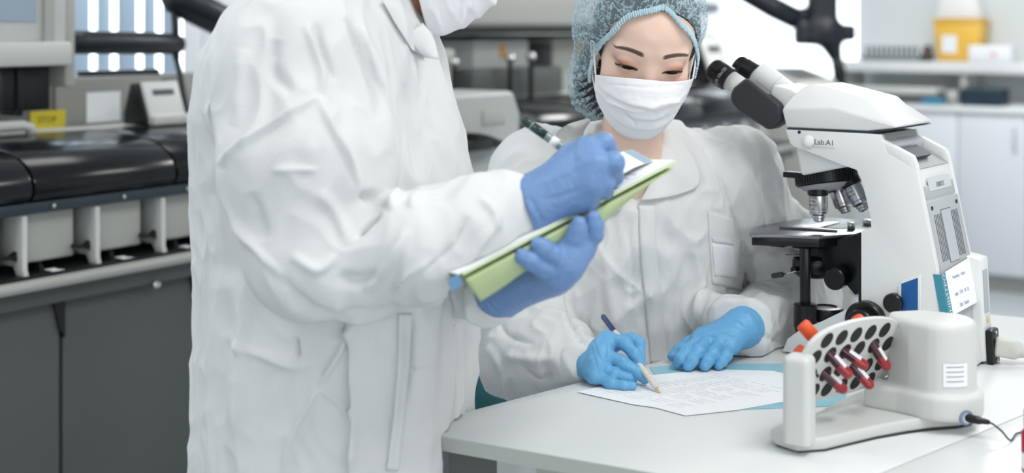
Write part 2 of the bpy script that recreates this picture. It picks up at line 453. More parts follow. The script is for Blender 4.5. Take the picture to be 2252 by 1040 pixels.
# end wall with one bright window
te0, te1 = ons(1565, S_END), ons(1905, S_END)
we = MB()
wallbox(we, S_END, S_END+0.1, -5.5, te1, 0, CEIL); wallbox(we, S_END, S_END+0.1, te0, T_BACK, 0, CEIL)
wallbox(we, S_END, S_END+0.1, te1, te0, 0, 0.98); wallbox(we, S_END, S_END+0.1, te1, te0, 2.45, CEIL)
struct(we.build('wall_end', m_wall))
def window(name, s0, s1, t0, t1, z0, z1, along):
    r = struct(empty(name, (0, 0, 0)))
    g = MB()
    if along == 's': wallbox(g, s0, s1, t0+0.05, t0+0.06, z0, z1)
    else: wallbox(g, s0+0.05, s0+0.06, t0, t1, z0, z1)
    g.build('pane', m_day, r)
    f = MB(); w = 0.05
    if along == 's':
        for a, b in ((s0, s0+w), (s1-w, s1), ((s0+s1)/2-w/2, (s0+s1)/2+w/2)): wallbox(f, a, b, t0, t0+0.045, z0, z1)
        wallbox(f, s0, s1, t0, t0+0.045, z0, z0+w); wallbox(f, s0, s1, t0, t0+0.045, z1-w, z1)
    else:
        for a, b in ((t0, t0+w), (t1-w, t1)): wallbox(f, s0, s0+0.045, a, b, z0, z1)
        wallbox(f, s0, s0+0.045, t0, t1, z0, z0+w); wallbox(f, s0, s0+0.045, t0, t1, z1-w, z1)
    f.build('window_frame', m_frame, r)
    return r
window('window_1', W1[0], W1[1], T_BACK, T_BACK+0.1, SILL, HEAD, 's')
window('window_2', S_END, S_END+0.1, te1, te0, 0.98, 2.45, 't')
# vertical blind: separate slats with bright gaps between some of them
bl = empty('vertical_blind', room(0, T_BACK-0.06), TH, 'pale blue vertical blind hanging in the window behind the monitor', 'blind')
MB().lo_hi((W1[0], -0.03, HEAD-0.05), (W1[1], 0.03, HEAD+0.01)).build('head_rail', m_frame, bl)
slw = 0.089
sm = MB().lo_hi((-slw/2, -0.0012, SILL-0.06), (slw/2, 0.0012, HEAD-0.05)).build('slat', m_slat, bl)
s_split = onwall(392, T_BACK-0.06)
def slat_rot(s, i): return math.radians(24 if i % 2 else 9)
s = onwall(175, T_BACK-0.06)-14*0.0945; i = 0; first = True
sm2 = None
while s < W1[1]:
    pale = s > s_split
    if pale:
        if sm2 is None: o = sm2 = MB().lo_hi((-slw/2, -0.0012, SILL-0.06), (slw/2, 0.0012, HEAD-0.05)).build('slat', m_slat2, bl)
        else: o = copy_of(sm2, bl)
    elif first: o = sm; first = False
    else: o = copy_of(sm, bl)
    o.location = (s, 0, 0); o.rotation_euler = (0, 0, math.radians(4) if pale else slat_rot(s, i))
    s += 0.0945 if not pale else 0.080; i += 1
# left and near walls stay out of view; the room goes on behind the photographer
# wall behind the photographer with a long glowing window added for frontal fill light
wf = MB()
for a, b in (((-3.2, -2.6, 0), (5.4, -2.5, 0.4)), ((-3.2, -2.6, 2.5), (5.4, -2.5, CEIL)), ((-3.2, -2.6, 0.4), (-0.65, -2.5, 2.5)), ((4.45, -2.6, 0.4), (5.4, -2.5, 2.5))): wf.lo_hi(a, b)
struct(wf.build('wall_front', m_wall))
w3 = struct(empty('added_fill_window', (1.9, -2.55, 0)))
MB().lo_hi((-2.5, -0.01, 0.4), (2.5, 0.0, 2.5)).build('pane', mat('front_fill_glow', (1, 1, 1), 0.5, emit=(1.0, 0.99, 0.97), estr=0.5), w3)
for q in (-2.5, -0.85, 0.80, 2.45): MB().lo_hi((q, 0.0, 0.4), (q+0.05, 0.05, 2.5)).build('mullion', m_frame, w3)

# ceiling luminaires
m_lamp = mat('luminaire_diffuser', (1, 1, 1), 0.5, emit=(1.0, 0.985, 0.96), estr=3.0)
for k, o in enumerate([o for o in S.objects if o.type == 'LIGHT' and o.location.z > 2]):
    r = empty('ceiling_light', (o.location.x, o.location.y, CEIL), TH, ['ceiling light panel above and left of the standing man', 'ceiling light panel above the tube rotator', 'ceiling light panel above the left part of the analyser', 'ceiling light panel above the right side of the room behind the microscope', 'ceiling light panel above the far end of the analyser'][k], 'ceiling light', 'ceiling light panels')
    MB().lo_hi((-0.64, -0.34, -0.02), (0.64, 0.34, 0)).build('housing', m_frame, r)
    MB().lo_hi((-0.6, -0.3, -0.024), (0.6, 0.3, -0.02)).build('diffuser', m_lamp, r)

# ================================================================== the long analyser line
m_dark = mat('charcoal_panel', srgb(84, 88, 88), 0.45, var=0.05, vscale=3)
m_black = mat('black_plastic', srgb(22, 25, 28), 0.35, spec=0.4)
m_gloss = mat('black_glossy_cover', srgb(12, 15, 19), 0.2, spec=0.4)
m_bluegrey = mat('dark_blue_grey_trim', srgb(48, 58, 68), 0.4)
m_beige = mat('warm_grey_plastic', srgb(176, 178, 172), 0.5, var=0.04, vscale=4)
m_lgrey = mat('light_grey_plastic', srgb(196, 199, 197), 0.45)
m_bar = mat('grey_metal_rail', srgb(168, 170, 166), 0.4, metal=0.1)
m_paper = mat('white_paper', srgb(240, 243, 246), 0.75)
m_yellow = mat('yellow_label', srgb(206, 190, 48), 0.6)
m_ink = mat('black_ink', srgb(30, 32, 34), 0.7)
m_chrome = mat('brushed_steel', srgb(190, 192, 192), 0.25, metal=0.9)
m_tube = mat('satin_black_arm', srgb(26, 32, 40), 0.38, spec=0.45)
S0, S1 = -0.75, 3.86
an = empty('analyser_line', M0, TH, 'long laboratory analyser with black cover and row of white sample bays', 'analyser')
MB().lo_hi((S0, 0.1, 0.0), (S1, 0.9, 0.08)).build('plinth', m_black, an)
MB().lo_hi((S0, 0.075, 0.08), (S1, 0.92, 0.83)).build('body', m_dark, an)
# front doors
sd = onwall(135, 0.05); pitch = onwall(432, 0.05)-sd
d0 = None; x = sd-3*pitch
while x < S1-0.05:
    if x+pitch > S0 and x+pitch < S1+0.03:
        if d0 is None: d0 = MB().lo_hi((0.004, 0.05, 0.1), (pitch-0.004, 0.075, 0.795)).build('door', m_dark, an, bevel=0.003); d = d0
        else: d = copy_of(d0, an)
        d.location.x = x
        g = MB().prism([(0.0, 0.828), (0.035, 0.828), (0.035, 0.72), (0.022, 0.74)], 'y', 0.044, 0.07)
        q = g.build('finger_notch', m_black, d); q.location.x = -0.03
    x += pitch
MB().lo_hi((S0, 0.02, 0.80), (S1, 0.075, 0.838)).build('apron', m_dark, an, bevel=0.004)
MB().cone((S0, -0.004, 0.85), (S1, -0.004, 0.85), 0.0125, n=16).build('front_rail', m_bar, an, smooth=True)
MB().lo_hi((S0, 0.0, 0.838), (S1, 0.12, 0.868)).build('tray', m_black, an)
kb = MB().lathe([(0.0, 0), (0.009, 0.0), (0.010, 0.012), (0.006, 0.016)], (0, 0.02, 0.80), (0, -1, 0), 16).build('knob', m_chrome, an); kb.location.x = onwall(345, 0.01)
# sample bays
bs = onwall(30, 0.05); bp = (onwall(335, 0.05)-bs)/2
first = {}
def rep(key, mk, par, x):
    if key in first: o = copy_of(first[key], par)
    else: o = first[key] = mk()
    o.parent = par; o.location.x = x; return o
k = -4; x = bs+k*bp
bm_face = lambda: MB().lo_hi((0.004, 0.045, 0.885), (0.139, 0.13, 0.99)).build('sample_bay', m_beige, an, bevel=0.006, seg=3)
bm_fin = lambda: MB().prism([(0.03, 0.99), (0.012, 0.985), (0.012, 0.88), (0.004, 0.862), (0.03, 0.862), (0.045, 0.884), (0.13, 0.884), (0.13, 0.99)], 'x', -0.006, 0.006).build('bay_fin', m_lgrey, an, bevel=0.002)
bm_clip = lambda: MB().prism([(-0.045, 0.912), (-0.02, 0.907), (-0.008, 0.915), (-0.006, 0.895), (-0.02, 0.900), (-0.045, 0.903)], 'y', 0.028, 0.04).build('latch', m_black, an)
bm_tag = lambda: MB().raw([(0.055, 0.0, 0.8695), (0.085, 0.0, 0.8695), (0.08, 0.018, 0.8695), (0.085, 0.036, 0.8695), (0.055, 0.036, 0.8695), (0.06, 0.018, 0.8695)], [(0, 1, 2, 3, 4, 5)]).build('lane_tag', m_paper, an)
bm_peg = lambda: MB().prism([(0.045, 0.868), (0.058, 0.868), (0.05, 0.885), (0.046, 0.885)], 'y', 0.03, 0.042).build('lane_peg', m_black, an)
bm_dot = lambda: MB().lathe([(0.0045, 0), (0.0045, 0.003), (0.002, 0.004)], (0.062, 0.008, 1.0), (0, -1, 0), 12).build('lamp_dot', m_chrome, an)
while x+bp < S1:
    for key, mk in (('bay', bm_face), ('fin', bm_fin), ('clip', bm_clip), ('tag', bm_tag), ('peg', bm_peg), ('dot', bm_dot)): rep(key, mk, an, x)
    x += bp
# black curved cover: trim band below, bulging shell above, in lengths
MB().lo_hi((S0, 0.01, 0.988), (S1, 0.15, 1.012)).build('trim_band', m_bluegrey, an, bevel=0.006)
prof = [(0.15, 0.99), (0.03, 1.008), (0.004, 1.016), (-0.006, 1.03), (-0.006, 1.048), (0.004, 1.068), (0.022, 1.086), (0.05, 1.101), (0.09, 1.111), (0.15, 1.117), (0.24, 1.12), (0.33, 1.12), (0.33, 0.99)]
cs = onwall(320, 0.1)
cv = None; x = cs-3*0.36
while x < S1-0.01:
    a, b = max(x, S0)+0.0025, min(x+0.36, S1)-0.0025
    if b > a:
        sh = MB().prism(prof, 'x', a, b).build('cover_segment', m_gloss, an, smooth=False, bevel=0.004)
    x += 0.36
MB().lo_hi((S0, 0.33, 0.83), (S1, 0.92, 1.118)).build('deck', m_lgrey, an, bevel=0.004)
z_hood = zof(1150, 66, 0.45)
# back panels that stand on the deck, of uneven height
def pan(u0, u1, v, t, dt, m, name='back_panel', bev=0.012):
    a, b = onwall(u0, t), onwall(u1, t); z = zof((u0+u1)/2, v, t)
    return MB().lo_hi((a, t, 1.115), (b, t+dt, z)).build(name, m, an, bevel=bev)
m_panel = mat('dull_grey_panel', srgb(152, 152, 147), 0.55, var=0.05, vscale=4)
pan(-260, 120, 140, 0.46, 0.2, mat('deep_grey_panel', srgb(112, 112, 109), 0.55)); pan(122, 360, 168, 0.46, 0.2, m_panel); pan(362, 520, 164, 0.48, 0.25, m_panel, bev=0.03)
pan(185, 352, 154, 0.50, 0.03, m_black, 'top_strip', 0.003)
MB().lo_hi((onwall(880, 0.8), 0.835, 1.115), (onwall(1480, 0.8), 0.87, z_hood-0.02)).build('shade_backing', mat('shade_backing_black', srgb(44, 46, 47), 0.5), an, bevel=0.004)  # added dark sheet, stands in for the shade under the hood
# paper and yellow label on the panel
def sticker(par, u0, u1, v0, v1, t, m, name, lift=0.0015):
    a, b = onwall(u0, t), onwall(u1, t)
    return MB().lo_hi((a, t-lift, zof((u0+u1)/2, v1, t)), (b, t-lift*0.2, zof((u0+u1)/2, v0, t))).build(name, m, par)
sticker(an, 190, 264, 202, 268, 0.46, m_paper, 'notice_sheet'); yl = sticker(an, 66, 143, 243, 288, 0.46, m_yellow, 'yellow_label')
sx, sz = onwall(104, 0.458), zof(104, 264, 0.458)
text('label_lettering', 'STOP', 0.022, m_ink, yl, Matrix.Translation((sx, 0.4583, sz)) @ Matrix.Rotation(PI/2, 4, 'X'))
# pale roller handle on the deck at the far left
hz = 1.142
MB().tube([(onwall(-60, 0.3), 0.3, hz), (onwall(50, 0.3), 0.3, hz), (onwall(66, 0.3), 0.3, hz-0.006), (onwall(68, 0.3), 0.3, 1.118)], 0.012, 12).build('handle_bar', m_lgrey, an, smooth=True)

# wedge-shaped reader units standing on the cover
def reader(u, label, t=0.27, sc=1.0):
    r = empty('card_reader', room(onwall(u, t), t, 1.1225), TH, label, 'reader', 'card readers on the analyser')
    w = 0.135*sc; h = 0.118*sc
    MB().prism([(0.0, 0.0), (0.105*sc, 0.0), (0.105*sc, 0.028), (0.075*sc, h), (0.045*sc, h)], 'x', -w/2, w/2).build('housing', m_black, r, bevel=0.004)
    n = Vector((0, -(h), 0.045*sc)).normalized()
    # slanted pale face over the front
    def fp(a, b, lift): return Vector((a, 0.045*sc*b, h*b))+n*lift
    fb = MB().raw([fp(-w/2+0.006, 0.04, 0.0), fp(w/2, 0.04, 0.0), fp(w/2, 1.0, 0.0), fp(-w/2+0.006, 1.0, 0.0), fp(-w/2+0.006, 0.04, 0.012), fp(w/2, 0.04, 0.012), fp(w/2, 1.0, 0.012), fp(-w/2+0.006, 1.0, 0.012)],
                  [(3, 2, 1, 0), (4, 5, 6, 7), (0, 1, 5, 4), (1, 2, 6, 5), (2, 3, 7, 6), (3, 0, 4, 7)])
    fb.build('face_plate', m_lgrey, r, bevel=0.004)
    fd = MB().raw([fp(-w/4, 0.66, 0.0125), fp(w/4+0.008, 0.66, 0.0125), fp(w/4+0.008, 0.80, 0.0125), fp(-w/4, 0.80, 0.0125)], [(0, 1, 2, 3)]); fd.build('display', m_bluegrey, r)
    MB().lo_hi((-w/2+0.004, -0.022, 0.0), (w/2, 0.004, 0.03*sc)).build('lip', m_lgrey, r, bevel=0.006)
    return r
reader(366, 'small wedge-shaped card reader with a dark slot, left of the man', sc=0.86)
reader(1588, 'small blurred card reader on the far end of the analyser', t=0.30, sc=1.6)

# monitor hung over the left end
mo = empty('touch_monitor', room(onwall(85, 0.3), 0.3, zof(80, 145, 0.3)), TH, 'bulky pale grey touch monitor at the upper left corner', 'monitor')
zb = 0.0
MB().lo_hi((-0.30, -0.03, 0.0), (0.055, 0.10, 0.42)).build('case', m_lgrey, mo, bevel=0.012)
MB().lo_hi((-0.30, -0.05, 0.0), (0.055, -0.03, 0.055)).build('lower_bezel', m_lgrey, mo, bevel=0.008)
m_screen = mat('screen_reflection_blue', srgb(150, 168, 184), 0.06, spec=0.8)  # pale blue puts the screen's reflection into its colour
MB().lo_hi((-0.28, -0.034, 0.10), (-0.03, -0.029, 0.40)).build('screen', m_screen, mo)
MB().lo_hi((-0.012, -0.04, 0.0), (0.012, -0.028, 0.42)).build('side_trim', m_bar, mo)
MB().lo_hi((0.055, -0.02, -0.05), (0.085, 0.09, 0.42)).build('side_panel', m_beige, mo, bevel=0.008)
br = MB(); br.lo_hi((-0.09, 0.0, -0.10), (0.03, 0.05, 0.0)); br.lo_hi((-0.06, -0.01, -0.11), (-0.045, 0.06, 0.0))
br.build('bracket', m_black, mo, bevel=0.004)

# black articulated arm that carries the monitor
ar = empty('articulated_arm', room(onwall(390, 0.5), 0.5, 1.118), TH, 'black padded articulated arm over the analyser, left of the man', 'arm')
def L3(u, v, t): s_ = onwall(u, t); return Vector((s_-onwall(390, 0.5), t-0.5, zof(u, v, t)-1.118))
MB().tube([L3(150, 93, 0.42), L3(172, 93, 0.42), L3(330, 95, 0.46), L3(386, 97, 0.5), L3(398, 97, 0.5)], [0.026, 0.029, 0.029, 0.028, 0.02], 20).build('lower_arm', m_tube, ar, smooth=True)
MB().tube([L3(368, -14, 0.5), L3(385, -6, 0.5), L3(470, 38, 0.5), L3(560, 82, 0.52), L3(640, 120, 0.54)], [0.028, 0.045, 0.045, 0.044, 0.044], 20).build('upper_arm', m_tube, ar, smooth=True)
MB().tube([L3(380, -10, 0.5), L3(386, 60, 0.5), L3(388, 130, 0.5)], 0.010, 12).build('pivot_post', m_tube, ar, smooth=True)
MB().tube(smooth_path([L3(383, 110, 0.5), L3(393, 150, 0.46), L3(404, 210, 0.42), L3(412, 250, 0.40), Vector((*L3(414, 272, 0.40).xy, 0.012))]), 0.008, 10).build('stay_cable', m_tube, ar, smooth=True)

# ---- units in the middle of the line, between the two people
def unit(name, label, cat, u0, u1, vt, vb, t, dt, m, group=None, zb=None, bevel=0.012, parts=()):
    a, b = onwall(u0, t), onwall(u1, t); uc = (u0+u1)/2
    z0 = zof(uc, vb, t) if zb is None else zb
    z1 = zof(uc, vt, t)
    r = empty(name, room((a+b)/2, t, z0), TH, label, cat, group)
    w, h = (b-a)/2, z1-z0
    MB().lo_hi((-w, 0, 0), (w, dt, h)).build('body', m, r, bevel=min(bevel, h*0.3))
    for p in parts: p(r, w, h)
    return r
def front_panel(r, w, h): MB().lo_hi((-w*0.55, -0.006, h*0.45), (w*0.35, 0.0, h*0.7)).build('front_panel', m_beige, r, bevel=0.003)
def lid_line(r, w, h): MB().lo_hi((-w*1.02, -0.01, h*0.78), (w*1.02, 0.04, h*0.84)).build('lid_lip', m_white, r, bevel=0.003)
# pale module that stands in front of the line, beside the man's chest
pm = empty('sample_loader', room(onwall(1050, -0.22), -0.22, 0), TH, 'pale box-shaped sample loader just right of the man in front of the analyser', 'loader')
za, zb_ = zof(1050, 205, -0.22), zof(1050, 322, -0.22)
aa, bb = onwall(930, -0.22)-onwall(1050, -0.22), onwall(1146, -0.22)-onwall(1050, -0.22)
MB().prism([(aa, 0.0), (bb*1.0, 0.0), (bb, zb_), (bb, za-0.06), (bb-0.03, za), (aa, za)], 'y', 0.0, 0.20).build('housing', mat('loader_grey', srgb(172, 175, 174), 0.45), pm, bevel=0.015, seg=3)
MB().lo_hi((bb*0.1, -0.004, za-0.085), (bb*0.62, 0.0, za-0.045)).build('recess_plate', m_beige, pm, bevel=0.003)
hn = MB(); hn.lo_hi((aa*0.8, -0.05, zb_-0.005), (-0.0, 0.0, zb_+0.02)); hn.prism([(-0.06, zb_+0.0), (bb*0.4, zb_-0.005), (bb*0.4, zb_+0.006), (0.0, zb_+0.03), (-0.05, zb_+0.04)], 'y', -0.045, 0.0)
hn.build('black_handle', m_black, pm, bevel=0.004)
MB().lo_hi((aa, -0.003, zb_-0.012), (bb*0.98, 0.0, zb_-0.006)).build('seam', m_bar, pm)
# shelf units
unit('instrument_box', 'grey instrument box just right of the standing man, beside the analyser cover', 'instrument', 935, 1003, 108, 195, 0.36, 0.2, m_beige, zb=1.119)
unit('instrument_box', 'pale instrument box with an orange mark, behind the pale sample loader', 'instrument', 1042, 1165, 86, 160, 0.50, 0.2, m_lgrey, zb=1.119, parts=(lambda r, w, h: MB().lo_hi((-w*0.1, -0.004, h*0.65), (w*0.08, 0.0, h*0.9)).build('orange_mark', mat('orange_mark', srgb(214, 160, 80), 0.5), r),))
unit('instrument_box', 'black instrument box beside the hair cap of the seated woman', 'instrument', 1172, 1215, 100, 190, 0.50, 0.2, m_black, zb=1.119)
unit('instrument_box', 'warm grey instrument box half hidden by the hair cap', 'instrument', 1217, 1300, 82, 190, 0.52, 0.2, m_beige, zb=1.119, parts=(lambda r, w, h: MB().lo_hi((w*0.2, -0.004, h*0.7), (w*0.5, 0.0, h*0.95)).build('orange_mark', mat('orange_mark', srgb(214, 160, 80), 0.5), r),))
unit('instrument_box', 'low dark instrument tray in front of the pale boxes', 'instrument', 1040, 1240, 150, 195, 0.36, 0.12, m_dark, zb=1.119)
for u, v, lab in ((998, 137, 'steel ball for a blurred highlight on the grey box beside the standing man'), (1122, 128, 'left of two steel balls for blurred highlights behind the sample loader'), (1168, 125, 'right of two steel balls for blurred highlights behind the sample loader')):
    t = 0.335; s_ = onwall(u, t)  # shiny balls on stems, added to stand in for blurred round highlights
    k_ = empty('highlight_ball', room(s_, t, 1.119), TH, lab, 'knob', 'steel balls for blurred highlights on the analyser')
    h = zof(u, v, t)-1.119
    MB().lo_hi((-0.006, -0.006, 0), (0.006, 0.006, h)).build('stem', m_black, k_)
    MB().lathe([(0.0, -0.016), (0.015, -0.013), (0.019, 0.0), (0.015, 0.013), (0.0, 0.016)], (0, 0, h), (0.3, -1, 0.2), 16).build('cap', m_chrome, k_, smooth=True)
# long grey hood above
m_hood = mat('hood_grey', srgb(138, 140, 137), 0.5)
hood = empty('overhead_hood', room(1.0, 0.3, 0), TH, 'long grey instrument hood across the top between the two people', 'hood')
a, b = onwall(900, 0.45)-1.0, onwall(1505, 0.45)-1.0; z0 = zof(1150, 66, 0.45); z1 = 1.75
MB().prism([(0.12, z0), (0.10, z0+0.02), (0.14, z0+0.10), (0.22, z1), (0.6, z1), (0.6, z0)], 'x', a, b).build('hood_shell', m_hood, hood, bevel=0.01)
MB().lo_hi((a, 0.10, z0-0.012), (b, 0.58, z0)).build('hood_lip', m_black, hood, bevel=0.003)
for q in (a+0.05, b-0.05): MB().lo_hi((q-0.02, 0.45, 1.119), (q+0.02, 0.5, z0)).build('support_post', m_beige, hood)
# pale end block of the line, right of the woman
unit('instrument_box', 'blurred grey instrument box right of the hair cap, under the bright window', 'instrument', 1520, 1588, 76, 190, 0.52, 0.25, m_beige, zb=1.119, bevel=0.03)
eb = empty('end_console', room(S1+0.33, 0.05, 0), TH, 'grey sloping end console of the analyser behind the microscope', 'console')
zt = zof(1740, 150, 0.3)
MB().prism([(0.0, 0.0), (0.0, 1.0), (0.10, zt-0.05), (0.25, zt), (0.7, zt), (0.7, 0.0)], 'x', 0.0, 0.45).build('housing', m_beige, eb, bevel=0.012)
MB().prism([(0.105, zt-0.046), (0.245, zt+0.003), (0.60, zt+0.003), (0.60, zt-0.02), (0.2, zt-0.06)], 'x', 0.03, 0.36).build('dark_top', m_dark, eb)

# ================================================================== counter along the end wall
m_cab = mat('white_cabinet_front', srgb(214, 220, 228), 0.35)
S_FR = S_END-0.62
tc0, tc1 = ons(1700, S_FR), ons(2420, S_FR)       # tc0 is the far end, tc1 the near end
cb = empty('wall_counter', room(S_FR, tc1, 0), TH, 'white laboratory counter with cupboards along the far right wall', 'counter')
Lc = tc0-tc1
z_ct = zos(2100, 233, S_FR)
MB().lo_hi((0.06, 0, 0), (0.6, Lc, 0.09)).build('plinth', m_bar, cb)
MB().lo_hi((0.02, 0, 0.09), (0.6, Lc, z_ct-0.03)).build('carcass', m_white, cb)
nd = 5; dw = Lc/nd; dd = None
for i in range(nd):
    if dd is None: dd = d = MB().lo_hi((0.0, 0.003, 0.095), (0.02, dw-0.003, z_ct-0.035)).build('cupboard_door', m_cab, cb, bevel=0.002)
    else: d = copy_of(dd, cb)
    d.location.y = i*dw
    hh = MB().lo_hi((-0.02, 0.05 if i % 2 else dw-0.065, z_ct-0.22), (0.0, 0.065 if i % 2 else dw-0.05, z_ct-0.10)).build('handle', m_lgrey, d, bevel=0.003)
MB().lo_hi((-0.02, 0, z_ct-0.03), (0.6, Lc, z_ct)).build('worktop', m_white, cb, bevel=0.004)
# raised shelf on the counter
z_sh = zos(2050, 136, S_FR+0.25)
rs = empty('raised_shelf', room(S_FR+0.25, tc1, z_ct), TH, 'thick white raised shelf standing on the far right counter', 'shelf')
Ls = ons(1835, S_FR+0.25)-tc1; hs = z_sh-z_ct
MB().lo_hi((0, 0, hs-0.06), (0.35, Ls, hs)).build('board', m_white, rs, bevel=0.006)
for q in (0.02, Ls*0.5, Ls-0.06): MB().lo_hi((0.03, q, 0), (0.33, q+0.03, hs-0.06)).build('upright', m_lgrey, rs)
# yellow sharps bin
def on_shelf(u, ds=0.0): return room(S_FR+0.36+ds, ons(u, S_FR+0.36+ds), z_sh)
m_amber = mat('amber_yellow_plastic', srgb(236, 190, 82), 0.4)
p = on_shelf(2114, 0.13); yb = empty('sharps_bin', p, TH, 'yellow disposal bin with white lid on the far right shelf', 'bin')
sc = p.y/F; w = 42*sc/0.8; h = 84*sc
MB().prism([(-w*0.82, 0), (w*0.82, 0), (w, h), (-w, h)], 'x', -0.08, 0.09).build('bucket', m_amber, yb, bevel=0.012)
MB().lo_hi((-0.085, -w*1.03, h), (0.095, w*1.03, h+0.02)).build('rim', m_amber, yb, bevel=0.005)
MB().prism([(-w*0.95, h+0.02), (w*0.95, h+0.02), (w*0.7, h+0.16), (-w*0.7, h+0.16)], 'x', -0.07, 0.08).build('lid', mat('translucent_white_lid', srgb(238, 238, 236), 0.4), yb, bevel=0.02)
MB().lo_hi((-0.084, -0.0, h*0.22), (-0.0805, w*0.62, h*0.68)).build('paper_label', m_paper, yb)
# white carton with a pink spot
p = on_shelf(2182, -0.06); wc = empty('carton', p, TH, 'small white carton with a pink spot beside the yellow bin', 'carton')
sc = p.y/F
MB().lo_hi((-0.05, -46*sc, 0), (0.09, 46*sc, 38*sc)).build('box', m_paper, wc, bevel=0.006)
MB().cone((-0.052, -8*sc, 18*sc), (-0.05, -8*sc, 18*sc), 0.014, n=16).build('pink_spot', mat('pink_spot', srgb(228, 170, 190), 0.6), wc)
# tube rack with dark tubes
p = on_shelf(1960, -0.02); tr = empty('tube_rack', p, TH, 'low grey rack of dark sample tubes on the far shelf', 'rack')
sc = p.y/F; hw = 64*sc
MB().lo_hi((-0.03, -hw, 0), (0.05, hw, 0.03)).build('rack_base', mat('slate_plastic', srgb(120, 126, 136), 0.5), tr, bevel=0.003)
t0 = None
for i in range(11):
    y = -hw+0.02+i*(2*hw-0.04)/10
    if t0 is None: t0 = o = MB().lathe([(0.007, 0), (0.008, 0.035), (0.009, 0.036), (0.009, 0.055), (0.006, 0.057)], (0, 0, 0.025), (0, 0, 1), 10).build('tube_cap', mat('slate_cap', srgb(96, 100, 110), 0.5), tr)
    else: o = copy_of(t0, tr)
    o.location = (0.005, y, 0)
p = on_shelf(2040, -0.04); bb_ = empty('brown_jar', p, TH, 'small dark brown jar at the end of the tube rack', 'jar')
MB().lathe([(0.03, 0), (0.034, 0.02), (0.03, 0.06), (0.02, 0.07)], (0, 0, 0), (0, 0, 1), 16).build('glass', mat('brown_glass', srgb(70, 58, 50), 0.3), bb_, smooth=True)
MB().lathe([(0.022, 0.0), (0.022, 0.02)], (0, 0, 0.068), (0, 0, 1), 16).build('lid', m_black, bb_)
# things between counter and shelf
def ctr(u, ds): return room(S_FR+ds, ons(u, S_FR+ds), z_ct)
m_slate = mat('dark_navy_bag', srgb(28, 50, 66), 0.5, var=0.2, vscale=9); m_teal2 = mat('bright_blue_film', srgb(60, 132, 170), 0.4)
p = ctr(1950, 0.12); kbx = empty('flat_scanner', p, TH, 'flat pale grey scanner tray lying on the far counter', 'scanner')
sc = p.y/F
MB().lo_hi((-0.08, -125*sc, 0.0), (0.10, 125*sc, 0.05)).build('base', m_dark, kbx, bevel=0.006)
MB().lo_hi((-0.09, -120*sc, 0.05), (0.10, 130*sc, 0.085)).build('lid', m_lgrey, kbx, bevel=0.012)
for u, w_, h_, m_, lab in ((1930, 22, 14, m_teal2, 'small bright blue packet under the flat scanner edge'), (2052, 26, 16, m_teal2, 'light blue packet in the middle of the far counter'), (2166, 44, 38, m_slate, 'dark navy crumpled bag on the far counter')):
    p = ctr(u, 0.0 if h_ < 20 else 0.13); b_ = empty('soft_packet' if h_ < 20 else 'dark_bag', p, TH, lab, 'packet' if h_ < 20 else 'bag'); sc = p.y/F
    fb = Field((-0.12, -w_*sc*1.4, -0.02), (0.12, w_*sc*1.4, h_*sc*1.6), 0.008)
    fb.rbox((0, 0, h_*sc*0.5), (0.01 if h_ < 20 else 0.09, w_*sc, h_*sc*0.5), 0.006, k=0.01)
    if h_ > 20: fb.ell((0, w_*sc*0.4, h_*sc*0.7), (0.07, w_*sc*0.6, h_*sc*0.5), k=0.03).ell((0, -w_*sc*0.5, h_*sc*0.5), (0.07, w_*sc*0.55, h_*sc*0.42), k=0.03)
    V, Q = fb.mesh(); V = relax(V, Q, 1); from_data('film', V, Q, m_, b_, True)
p = ctr(2094, 0.02); sc = p.y/F; cu = empty('grey_cup', p, TH, 'small grey cup beside the dark bag on the far counter', 'cup')
MB().lathe([(0.024, 0), (0.034, 0.08), (0.032, 0.08), (0.022, 0.004)], (0, 0, 0), (0, 0, 1), 20).build('wall', m_bar, cu, smooth=True)

# big black stand with clamp arm (a boom stand) in front of the bright window
sb = 4.78
bo = empty('boom_stand', room(sb+0.4, ons(1850, sb+0.4), 0), TH, 'big black boom stand with clamp in front of the bright window', 'stand')
base = bo.location.copy(); Yb = base.y
def BP(u, v, dy=0.0): q = P(u, v, Yb+dy); q = q-base; R = Matrix.Rotation(-TH, 3, 'Z'); return R @ q
bx = MB(); bx.tube([BP(1560, -90), BP(1640, -18), BP(1700, 16), BP(1752, 42)], [0.058, 0.058, 0.060, 0.058], 16); bx.build('boom', m_tube, bo, smooth=True)
jb = Field(*(lambda a, b: (tuple(np.minimum(a, b)-0.22), tuple(np.maximum(a, b)+0.22)))(np.array(BP(1740, -60)), np.array(BP(1880, 180))), 0.012)
R0 = np.array(Matrix.Rotation(-TH, 3, 'Z'))
jb.rbox(BP(1808, 10), (0.075, 0.06, 0.20), 0.02, R0, 0.02); jb.rbox(BP(1795, 72), (0.115, 0.055, 0.065), 0.02, R0, 0.03)
jb.rbox(BP(1845, 72), (0.085, 0.045, 0.045), 0.015, R0, 0.03); jb.cone(BP(1750, 30), BP(1800, 25), 0.03, 0.03, 0.02)
jb.cone(BP(1818, 70), BP(1838, 125), 0.075, 0.036, 0.03); jb.cone(BP(1765, 70), BP(1760, 40), 0.02, 0.02, 0.01)
V, Q = jb.mesh(); from_data('clamp_head', relax(V, Q, 2), Q, m_tube, bo, True)
MB().tube([BP(1836, 110), BP(1846, 160), (0, 0, base.z+0.05)], [0.03, 0.036, 0.04], 14).build('post', m_black, bo, smooth=True)
MB().lathe([(0.25, 0), (0.25, 0.03), (0.05, 0.06)], (0, 0, 0), (0, 0, 1), 24).build('foot', m_black, bo)
